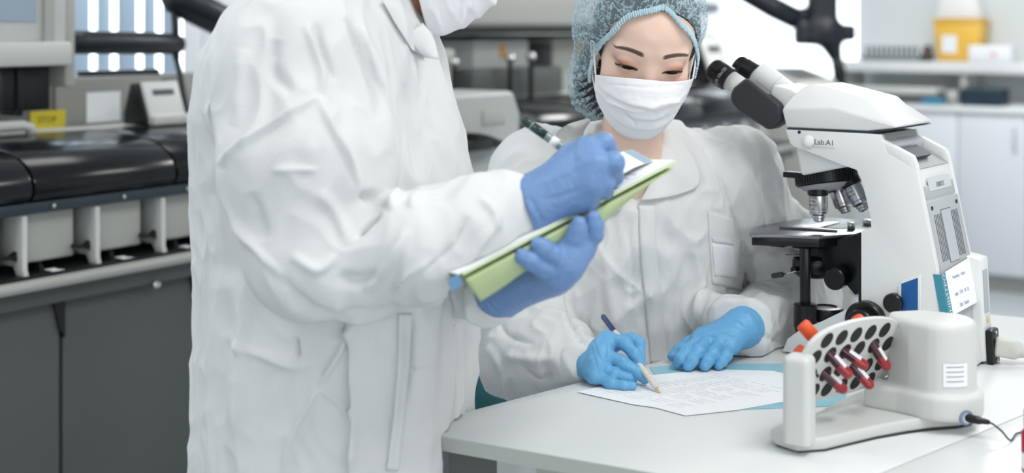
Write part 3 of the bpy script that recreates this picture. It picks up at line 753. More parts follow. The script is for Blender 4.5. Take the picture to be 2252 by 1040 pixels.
# short black bar near the hair cap
sbp = empty('wall_bar', room(onwall(1545, 0.9), 0.9, 1.119), TH, 'short black bar in the window just right of the hair cap', 'bar')
s_ = onwall(1545, 0.9)
MB().tube([(onwall(1470, 0.9)-s_, 0, zof(1480, 18, 0.9)-1.119), (onwall(1572, 0.9)-s_, 0, zof(1572, 18, 0.9)-1.119)], 0.028, 14).build('bar', m_tube, sbp, smooth=True)
MB().lo_hi((onwall(1440, 0.9)-s_, -0.02, 0), (onwall(1475, 0.9)-s_, 0.02, zof(1480, 18, 0.9)-1.119)).build('bar_post', m_black, sbp)

# ================================================================== the white work table
ZT = 0.85
m_table = mat('white_table_laminate', srgb(222, 225, 226), 0.28, var=0.02, vscale=4)
m_edge = mat('table_edge_band', srgb(186, 190, 186), 0.45)
A = PT(880, 942, ZT); B = PT(1400, 1032, ZT); fr = (B-A).normalized()
lf = (PT(1480, 786, ZT)-A).normalized()
S_a, S_b = PT(1935, 1040, ZT), PT(2252, 910, ZT); seam = (S_b-S_a).normalized()
FARp = PT(2170, 690, ZT)
def isect(p, d, q, e):
    den = d.x*e.y-d.y*e.x; t = ((q.x-p.x)*e.y-(q.y-p.y)*e.x)/den; return p+d*t
C_far = isect(A, lf, FARp, fr); C_seam_near = isect(A, fr, S_a, seam); C_seam_far = isect(FARp, fr, S_a, seam)
def table(name, poly, label, legs):
    c = sum(poly, Vector())/len(poly); r = empty(name, (c.x, c.y, 0), 0, label, 'table')
    pp = [(q.x-c.x, q.y-c.y) for q in poly]
    MB().prism(pp, 'z', ZT-0.0195, ZT).build('table_top', m_table, r, bevel=0.0012)
    # edge banding round the rim, standing slightly proud below the bevel
    e = MB(); n = len(pp)
    for i in range(n):
        a, b = Vector((*pp[i], 0)), Vector((*pp[(i+1) % n], 0)); d = (b-a).normalized(); o = Vector((d.y, -d.x, 0))*0.0008
        if (a+b).dot(o) < 0: o = -o
        e.raw([a+o+Vector((0, 0, ZT-0.0185)), b+o+Vector((0, 0, ZT-0.0185)), b+o+Vector((0, 0, ZT-0.0015)), a+o+Vector((0, 0, ZT-0.0015))], [(0, 1, 2, 3)])
    e.build('edge_band', m_edge, r)
    for q in legs:
        MB().lo_hi((q.x-c.x-0.03, q.y-c.y-0.03, 0), (q.x-c.x+0.03, q.y-c.y+0.03, ZT-0.02)).build('leg', m_dark, r)
    return r, c
A1_, A2_ = PT(938, 928, ZT), PT(935, 951.5, ZT)
poly1 = [A1_, A2_, C_seam_near, C_seam_far, C_far]
inw = lambda q, c, k: q+(c-q)*k
c1 = sum(poly1, Vector())/5
t1, tcn = table('work_table', poly1, 'white laminate work table under the papers and the microscope', [inw(q, c1, 0.12) for q in poly1[1:]])
g = 0.002
nrm = Vector((seam.y, -seam.x, 0)); nrm = nrm if nrm.x > 0 else -nrm
poly2 = [C_seam_near+nrm*g, C_seam_near+nrm*g+fr*0.9, C_seam_far+nrm*g+fr*0.9, C_seam_far+nrm*g]
c2 = sum(poly2, Vector())/4
t2, _ = table('side_table', poly2, 'white side table joined at the seam in the lower right corner', [inw(q, c2, 0.12) for q in poly2])
# modesty panel under the front edge
q0 = A+fr*0.17+lf*0.03; q1 = C_seam_near-fr*0.05+lf*0.03
pn = MB(); d_ = lf*0.018
pn.raw([Vector((q.x-tcn.x, q.y-tcn.y, z)) for z in (0.1, ZT-0.0205) for q in (q0, q1, q1+d_, q0+d_)], [(0, 1, 5, 4), (1, 2, 6, 5), (2, 3, 7, 6), (3, 0, 4, 7), (0, 3, 2, 1), (4, 5, 6, 7)])
pn.build('modesty_panel', m_beige, t1)
# red-edged thing at the right border
rp = PT(2249, 1036, ZT); rr = empty('red_marker', (rp.x+0.012, rp.y, ZT), 0, 'upright dark red marker pen cut by the lower right edge', 'marker')
MB().lathe([(0.012, 0), (0.013, 0.002), (0.013, 0.045), (0.010, 0.048), (0.010, 0.07), (0.007, 0.072)], (0, 0, 0), (0, 0, 1), 20).build('barrel', mat('dark_red_plastic', srgb(168, 36, 60), 0.35), rr, smooth=True)
MB().lathe([(0.0132, 0.0), (0.0132, 0.018)], (0, 0, 0.004), (0, 0, 1), 20).build('label_band', m_paper, rr)

# ================================================================== microscope
MA = math.radians(38.0); MB_ = Vector((math.cos(MA), -math.sin(MA), 0)); ML = Vector((math.sin(MA), math.cos(MA), 0))
MP0 = PT(1724, 778, ZT)
def mx(u, v, ly=0.0, lift=0.0):
    """point of the microscope's local frame seen at pixel (u, v), ly behind its near side"""
    d = Vector(((u-CX)/F, 1.0, -(v-CY)/F)); o = MP0+ML*ly
    k = (o-Vector((0, 0, CZ))).dot(ML)/d.dot(ML); q = Vector((0, 0, CZ))+d*k-MP0
    return Vector((q.dot(MB_), ly, q.z))
def m2(u, v, ly=0.0): q = mx(u, v, ly); return (q.x, q.z)
m_mw = mat('microscope_white', srgb(224, 226, 226), 0.32, spec=0.45)
m_mg = mat('microscope_grey', srgb(176, 180, 184), 0.4)
m_mr = mat('dark_rubber_grip', srgb(50, 53, 57), 0.55)
m_mb = mat('microscope_black', srgb(18, 19, 21), 0.3, spec=0.45)
m_steel = mat('satin_chrome', srgb(196, 198, 200), 0.22, metal=1.0)
m_blue = mat('deep_blue_panel', srgb(22, 86, 150), 0.4)
m_stage = mat('stage_anodised', srgb(120, 122, 126), 0.22, metal=0.6)
m_txt = mat('grey_print', srgb(90, 94, 98), 0.6)
m_wtxt = mat('white_print', srgb(225, 228, 230), 0.6)
MW = 0.15
mi = empty('microscope', MP0, -MA, 'white binocular microscope with black stage and rubber eyepieces on the table', 'microscope')
# stand: base, column and arm in one C-shaped casting
arm = [(1728, 285), (1738, 316), (1746, 322), (1800, 342), (1850, 362), (1868, 368), (1884, 374), (1893, 392), (1905, 436), (1915, 480), (1916, 502), (1894, 508), (1894, 664),
       (1850, 686), (1800, 710), (1758, 726), (1732, 745), (1721, 772), (1722, 780), (2096, 842), (2068, 675), (2058, 583), (2012, 375), (1990, 360), (1952, 338), (1935, 296), (1907, 294)]
pts = [m2(u, v) for u, v in arm]; pts = [(x, max(z, 0.004)) for x, z in pts]
MB().prism(pts, 'y', 0.0, MW).build('stand', m_mw, mi, bevel=0.006, seg=3)
MB().prism([m2(u, v, 0.014) for u, v in ((1747, 312), (1761, 387), (1868, 366), (1868, 352), (1800, 326))], 'y', 0.014, MW-0.014).build('nose', m_mw, mi, bevel=0.006, seg=3)
# raised cheeks that frame the carrying grip at the back
cheek = [(1905, 293.5), (1922, 297), (2007, 343), (2014, 360), (2060, 590), (2040, 590), (1990, 372), (1950, 345)]
for y0, y1, nm in ((0.0005, 0.014, 'grip_cheek'), (MW-0.014, MW-0.0005, 'grip_cheek')):
    MB().prism([m2(u, v) for u, v in cheek], 'y', y0, y1).build(nm, m_mw, mi, bevel=0.003)
# grey back plate with vents, and grip top plate
def bk(f, z, ly, off=0.0):
    """point on the sloping back plane at height z"""
    a, b = mx(2014, 362), mx(2060, 592); t = (z-a.z)/(b.z-a.z); return Vector((a.x+(b.x-a.x)*t+off, ly, z))
zt_, zm_, zb_ = mx(2016, 372).z, mx(2032, 444).z, mx(2062, 600).z
def back_slab(name, z0, z1, l0, l1, off, th, m, bevel=0.0):
    v = [bk(0, z, l, o) for o in (off, off+th) for z, l in ((z0, l0), (z0, l1), (z1, l1), (z1, l0))]
    return MB().raw(v, [(0, 1, 2, 3), (7, 6, 5, 4), (0, 4, 5, 1), (1, 5, 6, 2), (2, 6, 7, 3), (3, 7, 4, 0)]).build(name, m, mi, bevel=bevel)
zc_ = mx(2024, 412).z
back_slab('grip_floor', zc_, mx(2010, 352).z, 0.014, MW-0.014, -0.028, 0.006, m_mg)
back_slab('name_plate', zm_+0.001, zc_, 0.0142, MW-0.0142, -0.022, 0.0225, m_mg, 0.002)
bp_ = back_slab('vent_plate', zb_-0.05, zm_-0.0015, 0.012, MW-0.010, -0.02, 0.0215, m_mg, 0.0015)
for side in (0.030, MW-0.050):
    for i in range(5): back_slab('vent_slot', zb_+0.012, zm_-0.022, side+i*0.006-0.004, side+i*0.006-0.0022, 0.0012, 0.0008, m_txt)
back_slab('vent_frame', zb_+0.008, zm_-0.018, 0.056, MW-0.056, 0.0014, 0.0008, mat('vent_inset', srgb(184, 188, 193), 0.4))
back_slab('vent_frame_line', zb_+0.007, zm_-0.017, 0.0545, MW-0.0545, 0.0012, 0.0006, m_txt)
for l in (0.024, MW-0.024): MB().cone(bk(0, zm_-0.012, l, 0.001), bk(0, zm_-0.012, l, 0.0025), 0.0032, n=12).build('screw', m_mb, mi)
lb = back_slab('asset_label', zm_+0.012, zm_+0.03, 0.03, MW-0.03, 0.0008, 0.0006, mat('foil_label', srgb(232, 234, 236), 0.2, metal=0.4))
def back_text(par, body, size, z, ly, off, m):
    o = bk(0, z, ly, off); yx = (bk(0, z+0.01, ly, off)-o); return text('lettering', body, size, m, par, frame(o, (0, 1, 0), yx), 0.0001)
back_text(lb, '100073', 0.011, zm_+0.019, MW/2, 0.0016, m_txt)
# sloping grip top in grey
ga, gb = mx(1924, 299), mx(2000, 341)
MB().raw([(ga.x+0.012, 0.014, ga.z-0.004), (ga.x+0.012, MW-0.014, ga.z-0.004), (gb.x-0.030, MW-0.014, gb.z+0.010), (gb.x-0.030, 0.014, gb.z+0.010), (ga.x+0.012, 0.014, ga.z-0.014), (ga.x+0.012, MW-0.014, ga.z-0.014), (gb.x-0.030, MW-0.014, gb.z-0.0), (gb.x-0.030, 0.014, gb.z-0.0)],
         [(0, 1, 2, 3), (7, 6, 5, 4), (0, 4, 5, 1), (1, 5, 6, 2), (2, 6, 7, 3), (3, 7, 4, 0)]).build('grip_top', m_mg, mi, bevel=0.001)
ln = [m2(u, v) for u, v in ((1936, 297), (1953, 338), (1990, 360), (2012, 375))]; off_ = [(x+0.0012, z+0.0012) for x, z in ln]
MB().prism(ln+off_[::-1], 'y', 0.0145, MW-0.0145).build('grip_liner', mat('grip_liner_grey', srgb(158, 162, 162), 0.45), mi)
MB().prism([m2(u, v) for u, v in ((1966, 327), (2001, 348), (1990, 356), (1958, 338))], 'y', 0.016, MW-0.06).build('grip_shade_block', m_bluegrey, mi)  # dark block stands in for the shaded hollow of the grip
# head above the seam
hp = [(1729, 281), (1719, 240), (1735, 214), (1757, 191), (1779, 186), (1803, 191), (1903, 219), (1921, 238), (1974, 276), (1968, 283), (1907, 289)]
hv = []; cxy = MW/2
for ly, sc in ((0.002, 1.0), (0.02, 1.0)): pass
top = {3: 0.016, 4: 0.022, 5: 0.022, 6: 0.014, 7: 0.010, 2: 0.010}
hm = MB(); n = len(hp)
near = []; far = []
for i, (u, v) in enumerate(hp):
    q = mx(u, v, 0.004); ins = top.get(i, 0.0)
    near.append(Vector((q.x, 0.004+ins, q.z))); far.append(Vector((q.x, MW-0.004-ins, q.z)))
c_near = sum(near, Vector())/n; c_near.y = 0.001; c_far = sum(far, Vector())/n; c_far.y = MW-0.001
vv = near+far+[c_near, c_far]
hm.raw(vv, [(i, (i+1) % n, n+(i+1) % n, n+i) for i in range(n)]+[(i, (i+1) % n, 2*n) for i in range(n)]+[(n+(i+1) % n, n+i, 2*n+1) for i in range(n)])
hm.build('head', m_mw, mi, bevel=0.004, seg=3, ang=22)
MB().prism([m2(u, v) for u, v in ((1729, 281.5), (1907, 289.5), (1968, 283.5), (1968, 285), (1907, 293), (1729, 285))], 'y', 0.003, MW-0.003).build('seam_line', m_bluegrey, mi)
# binocular tubes
def axis_pts(a, b, ly): return mx(*a, ly), mx(*b, ly)
hub = [(1716, 236), (1690, 218), (1700, 186), (1740, 196), (1752, 205), (1726, 262), (1719, 272)]
MB().prism([m2(u, v, 0.03) for u, v in hub], 'y', 0.03, MW-0.03).build('tube_housing', m_mw, mi, bevel=0.006, seg=3)
for ly, a, b, nm in ((0.040, (1568, 151), (1712, 250), 'near'), (0.108, (1622, 143), (1752, 226), 'far')):
    p, q = axis_pts(a, b, ly); d = (q-p); L = d.length; d.normalize()
    if nm == 'far': q2 = p+d*L
    prof = [(0.004, -0.002), (0.0155, -0.002), (0.0175, 0.0), (0.0178, 0.012), (0.0185, 0.013), (0.0205, 0.015), (0.0205, 0.034), (0.0185, 0.036), (0.017, 0.037)]
    ey = MB().lathe(prof, p, d, 36).build('eyepiece', m_mb, mi, smooth=False, bevel=0.0)
    ey.data.polygons.foreach_set('use_smooth', np.ones(len(ey.data.polygons), dtype=bool)); ey.data.set_sharp_from_angle(angle=math.radians(35))
    MB().lathe([(0.0, 0.001), (0.0145, 0.001)], p-d*0.0035, d, 24, close=False).build('lens', mat('eyepiece_lens', srgb(30, 34, 44), 0.05, spec=0.8), ey)
    for k in range(4): MB().lathe([(0.0179, 0.002+k*0.0025), (0.0186, 0.0027+k*0.0025), (0.0179, 0.0034+k*0.0025)], p, d, 28, close=False).build('ridge', m_mb, ey)
    MB().lathe([(0.0168, 0.034), (0.0168, 0.06), (0.018, 0.062), (0.0195, L*0.75), (0.0195, L)], p, d, 36).build('eyepiece_tube', m_mw, mi, smooth=True)
    if nm == 'near':
        # printed lettering wrapped on the eyepiece
        side = d.cross(ML).normalized()
        me_o = text('lettering', 'E-Pl 10x/20', 0.008, m_wtxt, ey, Matrix.Identity(4), 0.00005)
        for vtx in me_o.data.vertices:
            an_, hh = vtx.co.x/0.0207, vtx.co.y
            base_dir = -ML*0.0
            nrm_ = Vector((0, -1, 0)); nrm_ = (nrm_-d*nrm_.dot(d)).normalized(); tang = d.cross(nrm_)
            rdir = nrm_*math.cos(an_+0.1)-tang*math.sin(an_+0.1)
            vtx.co = p+d*(0.0255-hh)+rdir*0.0207
    else:
        p2, q2_ = axis_pts((1670, 156), (1752, 219), ly-0.008); d2 = (q2_-p2).normalized(); L2 = (q2_-p2).length
        MB().lathe([(0.0165, 0.0), (0.0182, 0.001), (0.0182, L2)], p2, d2, 36).build('outer_barrel', m_mw, mi, bevel=0.0004)
        MB().lathe([(0.0183, L2*0.5), (0.0183, L2*0.5+0.0006)], p2, d2, 36).build('barrel_line', m_mg, mi)
# dark rubber grip over the near tube
gr = [(1604, 207), (1612, 192), (1634, 174), (1641, 172), (1700, 219), (1714, 231), (1719, 262), (1716, 272), (1694, 286), (1683, 284), (1622, 244), (1606, 226)]
MB().prism([m2(u, v, 0.014) for u, v in gr], 'y', 0.014, 0.046).build('rubber_grip', m_mr, mi, bevel=0.008, seg=4)
# button and badge on the arm
p = mx(1778, 311, -0.001); MB().lathe([(0.0, -0.004), (0.008, -0.004), (0.0095, -0.002), (0.0098, 0.002)], p, (0, 1, 0), 28).build('side_button', m_mw, mi, smooth=True)
p = mx(1813, 313.5, -0.0008); bd = MB().box(p, (0.0345, 0.0012, 0.0145)).build('model_badge', m_mw, mi, bevel=0.0005)
text('lettering', 'Lab.A1', 0.0118, m_txt, bd, frame(p+Vector((0, -0.0009, 0)), (1, 0, 0), (0, 0, 1)), 0.0001)
p = mx(1758, 290.5, 0.0); MB().lathe([(0.0025, -0.0012), (0.0025, 0.001)], p, (0, 1, 0), 12).build('set_screw', m_mb, mi)
p = mx(1800, 293, 0.0)
# small black slider at the front
q = mx(1746, 384, 0.05); MB().box(q+Vector((0.0, 0, 0)), (0.03, 0.018, 0.009)).build('slider', m_mb, mi, bevel=0.001)
# revolving nosepiece and objectives
cyl_c = mx(1818, 395, MW/2+0.005); axn = Vector((0.20, -0.10, -1)).normalized()
ns = MB().lathe([(0.046, -0.014), (0.0485, -0.012), (0.0485, 0.006), (0.046, 0.008)], cyl_c, axn, 48).build('nosepiece_ring', m_mb, mi)
ns.data.polygons.foreach_set('use_smooth', np.ones(len(ns.data.polygons), dtype=bool)); ns.data.set_sharp_from_angle(angle=0.6)
xo = axn.orthogonal().normalized(); yo = axn.cross(xo)
kn = MB()
for i in range(56):
    t = 2*PI*i/56; kn.box(cyl_c+(xo*math.cos(t)+yo*math.sin(t))*0.0485-axn*0.003, (0.0022, 0.0022, 0.015), frame((0, 0, 0), (xo*math.cos(t)+yo*math.sin(t)), axn.cross(xo*math.cos(t)+yo*math.sin(t))).to_3x3())
kn = kn.build('knurling', m_mb, ns); kn['kind'] = 'stuff'
MB().lathe([(0.0455, 0.007), (0.038, 0.014), (0.02, 0.018), (0.0, 0.018)], cyl_c, axn, 40, close=False).build('nosepiece_cone', m_mg, mi, smooth=True)
def wrap_text(par, body, size, m, o, d, rad, h, ang, facing):
    tx = text('lettering', body, size, m, par, Matrix.Identity(4), 0.00004)
    nrm_ = (facing-d*facing.dot(d)).normalized(); tang = nrm_.cross(d)
    for vtx in tx.data.vertices:
        a_ = vtx.co.x/rad+ang; vtx.co = o+d*(h-vtx.co.y)+(nrm_*math.cos(a_)+tang*math.sin(a_))*(rad+0.0001)
facing = Vector((-0.25, -1, 0.1))
def objective(a, b, ly, label_lines, band, short=False):
    p, q = mx(*a, ly), mx(*b, ly); d = (q-p); L = d.length; d.normalize()
    R_ = 0.0148
    o = MB().lathe([(R_*0.98, 0.0), (R_, 0.003), (R_, L*0.62), (R_*0.96, L*0.66), (R_*0.96, L*0.72), (R_*0.72, L*0.78), (R_*0.72, L*0.86), (R_*0.60, L*0.88), (R_*0.60, L*0.96), (R_*0.4, L), (0.0, L)], p, d, 36, close=False).build('objective', m_steel, mi)
    o.data.polygons.foreach_set('use_smooth', np.ones(len(o.data.polygons), dtype=bool)); o.data.set_sharp_from_angle(angle=0.5)
    MB().lathe([(R_*1.12, -0.008), (R_*1.12, 0.002), (R_, 0.004)], p, d, 32).build('mount_collar', m_mb, o)
    MB().lathe([(R_+0.0001, L*0.60), (R_+0.0001, L*0.625)], p, d, 36, close=False).build('colour_band', band, o)
    for k, (tx, sz) in enumerate(label_lines): wrap_text(o, tx, sz, m_ink, p, d, R_, 0.006+0.006*k, 0.0, facing)
    return o
objective((1799, 424), (1801, 487), MW/2-0.012, (('ZEISS', 0.0066), ('A-Plan', 0.005), ('100x/1.25', 0.0042), ('oil', 0.004)), mat('white_band', srgb(210, 212, 214), 0.4))
objective((1842, 414), (1862, 468), MW/2+0.03, (), mat('brass_band', srgb(160, 134, 70), 0.3, metal=0.8))
objective((1872, 404), (1902, 464), MW/2+0.005, (('ZEISS', 0.0066), ('A-Plan', 0.005), ('40x/0.65', 0.0042)), mat('blue_band', srgb(60, 120, 160), 0.4))
# stage
zs = mx(1790, 506, MW/2).z
def st(u, v):
    """point on the stage plane under pixel (u, v)"""
    z = zs+ZT; q = PT(u, v, z)-MP0; return (q.dot(MB_), q.dot(ML))
sp = [st(u, v) for u, v in ((1648, 512), (1652, 505), (1680, 494), (1760, 481), (1826, 478), (1880, 483), (1921, 490), (1921, 503), (1878, 514), (1800, 521), (1740, 518), (1690, 517), (1652, 517))]
MB().prism(sp, 'z', zs-0.004, zs).build('stage_plate', m_stage, mi, bevel=0.0008)
sp2 = [st(u, v) for u, v in ((1653, 514), (1690, 496), (1826, 481), (1900, 492), (1880, 513), (1800, 519), (1740, 516.5), (1690, 515.5))]
MB().prism(sp2, 'z', zs-0.018, zs-0.004).build('stage_body', m_mb, mi, bevel=0.001)
cx_, cy_ = st(1838, 497)
MB().lathe([(0.026, 0.0), (0.026, 0.0006)], (cx_, cy_, zs), (0, 0, 1), 28).build('stage_opening', m_mb, mi)
sl = [st(u, v) for u, v in ((1757, 502), (1825, 489), (1848, 490.5), (1792, 505))]
MB().prism(sl, 'z', zs+0.0007, zs+0.002).build('glass_slide', mat('slide_glass', srgb(226, 232, 236), 0.1), mi)
hl = [st(u, v) for u, v in ((1713, 503), (1720, 500.5), (1842, 508), (1842, 511))]
MB().prism(hl, 'z', zs+0.0005, zs+0.004).build('slide_holder', m_stage, mi, bevel=0.0005)
q = st(1872, 505); MB().lathe([(0.006, 0), (0.006, 0.011), (0.004, 0.012)], (q[0], q[1], zs), (0, 0, 1), 16).build('holder_knob', m_steel, mi, smooth=True)
q = st(1911, 494); MB().lathe([(0.009, 0), (0.01, 0.002), (0.01, 0.008), (0.008, 0.009)], (q[0], q[1], zs), (0, 0, 1), 20).build('stage_screw', m_steel, mi, smooth=True)
# mechanical stage guides under the plate (near side)
for (u0, v0, u1, v1), th in (((1691, 528, 1722, 545), 0.02), ((1747, 530, 1786, 537), 0.016), ((1742, 540, 1800, 552), 0.018)):
    a, b = mx(u0, v0, 0.03), mx(u1, v1, 0.03); MB().lo_hi((a.x, 0.03, b.z), (b.x, 0.03+th+0.03, a.z)).build('stage_guide', m_mb, mi, bevel=0.001)
a, b = mx(1742, 538, 0.028), mx(1785, 542, 0.028); MB().lo_hi((a.x, 0.028, b.z), (b.x, 0.032, a.z)).build('brass_rail', mat('brass', srgb(150, 128, 84), 0.3, metal=0.9), mi)
# carrier bracket behind
cp = [(1790, 540), (1894, 512), (1894, 640), (1880, 650), (1862, 628), (1850, 606), (1770, 606), (1757, 585), (1757, 545)]
MB().prism([m2(u, v, 0.055) for u, v in cp], 'y', 0.055, MW-0.055).build('stage_carrier', m_mb, mi, bevel=0.002)
MB().prism([m2(u, v, 0.03) for u, v in ((1888, 512), (1896, 510), (1896, 664), (1888, 662))], 'y', 0.03, MW-0.03).build('dovetail', m_mb, mi)
# condenser barrel and its knob
cc = mx(1790, 560, MW/2); MB().lathe([(0.030, 0.0), (0.034, -0.01), (0.034, -0.026), (0.026, -0.034)], (cc.x, cc.y, cc.z), (0, 0, 1), 32).build('condenser', m_mb, mi, smooth=True)
q = mx(1838, 612, 0.035); kq = MB().lathe([(0.0, -0.008), (0.0155, -0.008), (0.0175, -0.006), (0.0175, 0.012), (0.012, 0.02)], q, (0, 1, 0), 32).build('condenser_knob', m_mb, mi)
kq.data.polygons.foreach_set('use_smooth', np.ones(len(kq.data.polygons), dtype=bool)); kq.data.set_sharp_from_angle(angle=0.6)
# aperture lever
a, b, c = mx(1758, 595, 0.035), mx(1722, 603, 0.03), mx(1698, 607, 0.028)
MB().cone(a, b, 0.0016, n=10).build('aperture_lever', m_steel, mi, smooth=True); MB().cone(b, c, 0.0042, n=16).build('lever_grip', m_mr, mi, bevel=0.0008)
MB().lo_hi(tuple(mx(1738, 600, 0.034)), tuple(mx(1760, 586, 0.05))).build('lever_block', m_mb, mi, bevel=0.001)
MB().cone(mx(1728, 561, 0.04), mx(1758, 562, 0.04), 0.0012, n=8).build('filter_lever', m_steel, mi)
# coaxial stage drive hanging on the near side
dv = [(1771, 545), (1771, 668), (1773, 776)]
t_, m1, b1 = (mx(u, v, 0.022) for u, v in dv)
t_ = Vector((m1.x, m1.y, t_.z)); b1 = Vector((m1.x, m1.y, b1.z+0.002))
MB().cone(t_, m1, 0.0085, n=20).build('drive_rod', m_mb, mi, smooth=False, bevel=0.001)
dk = MB().lathe([(0.0, 0), (0.0165, 0.0), (0.018, 0.001), (0.018, 0.036), (0.0165, 0.038), (0.0165, 0.040), (0.0155, 0.041), (0.0155, m1.z-b1.z-0.001), (0.0, m1.z-b1.z)], m1, (0, 0, -1), 32, close=False).build('drive_knob', m_mb, mi)
dk.data.polygons.foreach_set('use_smooth', np.ones(len(dk.data.polygons), dtype=bool)); dk.data.set_sharp_from_angle(angle=0.6)
# lamp ring on the base
q = mx(1816, 686, MW/2-0.01)
lr = MB().lathe([(0.026, -0.012), (0.0285, -0.010), (0.0285, 0.004), (0.026, 0.008), (0.018, 0.009), (0.016, 0.006), (0.0, 0.006)], q, (0, 0, 1), 36, close=False).build('lamp_ring', m_mb, mi)
lr.data.polygons.foreach_set('use_smooth', np.ones(len(lr.data.polygons), dtype=bool)); lr.data.set_sharp_from_angle(angle=0.6)
MB().lathe([(0.0, 0.0065), (0.0165, 0.0065)], q, (0, 0, 1), 28, close=False).build('field_lens', mat('field_lens', srgb(200, 206, 210), 0.08), mi)
# focusing knobs on the near side
q = mx(1908, 704, 0.0)
for r0, h0, nm in ((0.030, 0.016, 'coarse_knob'), (0.021, 0.032, 'fine_knob')):
    o = MB().lathe([(0.0, -h0), (r0-0.002, -h0), (r0, -h0+0.002), (r0, 0.004)], q, (0, 1, 0), 44, close=False).build(nm, m_mb, mi)
    o.data.polygons.foreach_set('use_smooth', np.ones(len(o.data.polygons), dtype=bool)); o.data.set_sharp_from_angle(angle=0.5)
q = mx(1968, 665, 0.0); o = MB().lathe([(0.0, -0.012), (0.013, -0.012), (0.0145, -0.010), (0.0145, 0.002)], q, (0, 1, 0), 32, close=False).build('lamp_dial', m_mb, mi); o.data.set_sharp_from_angle(angle=0.5)
# blue panel with white surround
bl_ = [(1975, 700), (1975, 628), (1984, 616), (2024, 604), (2024, 700)]
MB().prism([m2(u, v, -0.003) for u, v in bl_], 'y', -0.003, 0.002).build('panel_surround', m_mw, mi, bevel=0.001)
MB().prism([m2(u, v, -0.004) for u, v in [(1982, 700), (1982, 624), (2018, 611), (2018, 700)]], 'y', -0.004, -0.0025).build('blue_panel', m_blue, mi, bevel=0.0005)
# power box on the back at the far side with inlet
pb = [mx(2040, 560).z, 0.008]
x_b = bk(0, zb_, 0).x
MB().prism([(x_b-0.03, 0.004), (x_b+0.028, 0.004), (x_b+0.02, zb_+0.005), (x_b-0.03, zb_+0.012)], 'y', MW-0.028, MW+0.012).build('power_box', m_mw, mi, bevel=0.004)
MB().prism([(x_b-0.03, 0.004), (x_b+0.018, 0.004), (x_b+0.008, zb_-0.05), (x_b-0.03, zb_-0.05)], 'y', 0.006, MW-0.028).build('lower_back_plate', m_mg, mi, bevel=0.002)
for xx, yy in ((0.02, 0.02), (0.02, MW-0.02), (x_b-0.02, 0.02), (x_b+0.01, MW-0.005)): MB().lathe([(0.008, 0), (0.008, 0.004)], (xx, yy, 0.0), (0, 0, 1), 14).build('rubber_foot', m_mb, mi)
def pbx(z, ly, off): t = (z-0.004)/(zb_+0.001); return Vector((x_b+0.028-0.008*t+off, ly, z))
def pslab(name, z0, z1, l0, l1, off, th, m, bevel=0.0, par=mi):
    v = [pbx(z, l, o) for o in (off, off+th) for z, l in ((z0, l0), (z0, l1), (z1, l1), (z1, l0))]
    return MB().raw(v, [(0, 1, 2, 3), (7, 6, 5, 4), (0, 4, 5, 1), (1, 5, 6, 2), (2, 6, 7, 3), (3, 7, 4, 0)]).build(name, m, par, bevel=bevel)
zi = mx(2160, 755, MW).z
pslab('rating_plate', zi+0.05, zi+0.115, MW-0.018, MW+0.001, 0.0003, 0.0006, m_mg)
ly_i = MW-0.006
inl = pslab('power_inlet', zi-0.026, zi+0.026, ly_i-0.016, ly_i+0.016, 0.0, 0.011, m_mb, 0.003)
for dz in (-0.021, 0.021): MB().cone(pbx(zi+dz, ly_i, 0.011), pbx(zi+dz, ly_i, 0.0125), 0.0032, n=12).build('screw', m_steel, inl)
wt = pslab('warning_triangle', zi+0.034, zi+0.046, ly_i-0.006, ly_i+0.006, 0.0004, 0.0004, m_mw)
tri = MB().raw([pbx(zi+0.035, ly_i-0.006, 0.001), pbx(zi+0.035, ly_i+0.006, 0.001), pbx(zi+0.046, ly_i, 0.001)], [(0, 1, 2)]).build('triangle', mat('warning_yellow', srgb(222, 190, 80), 0.5), wt)
# paper label taped over the back corner
lab = [bk(0, z, l, 0.004) for z, l in ((zb_-0.062, 0.001), (zb_-0.06, MW*0.80), (zb_+0.006, MW*0.86), (zb_-0.002, 0.003))]
pl_ = MB().raw(lab+[q+Vector((0.0004, 0, 0)) for q in lab], [(3, 2, 1, 0), (4, 5, 6, 7), (0, 1, 5, 4), (1, 2, 6, 5), (2, 3, 7, 6), (3, 0, 4, 7)]).build('paper_label', m_paper, mi)
ls = [bk(0, z, l, 0.0046) for z, l in ((zb_-0.064, -0.002), (zb_-0.0635, 0.016), (zb_-0.0008, 0.018), (zb_-0.0025, 0.0))]
bs_ = MB().raw(ls+[q-Vector((0.012, 0, 0)) for q in ls[:1]+ls[3:]], [(0, 1, 2, 3), (0, 3, 5, 4)]).build('blue_stripe', mat('teal_label_stripe', srgb(64, 140, 160), 0.6), pl_)
o = bk(0, zb_-0.034, 0.009, 0.0051); text('lettering', 'ИНВИТРО', 0.013, m_wtxt, bs_, frame(o, bk(0, zb_+0.0, 0.009)-bk(0, zb_-0.05, 0.009), (0, -1, 0)), 0.00005)
for z_, l0, l1, tx in ((-0.012, 0.03, 0.10, 'Axioskop   Aniko'), (-0.036, 0.03, 0.11, 'инв.  1234   03  22'), (-0.053, 0.03, 0.08, 'Лаб  Гемат')):
    o = bk(0, zb_+z_, 0.068, 0.0049); text('handwriting', tx, 0.0075, mat('pale_blue_ink', srgb(150, 164, 188), 0.7), pl_, frame(o, (0, 1, 0), bk(0, 0.1, 0)-bk(0, 0.0, 0)), 0.00005)

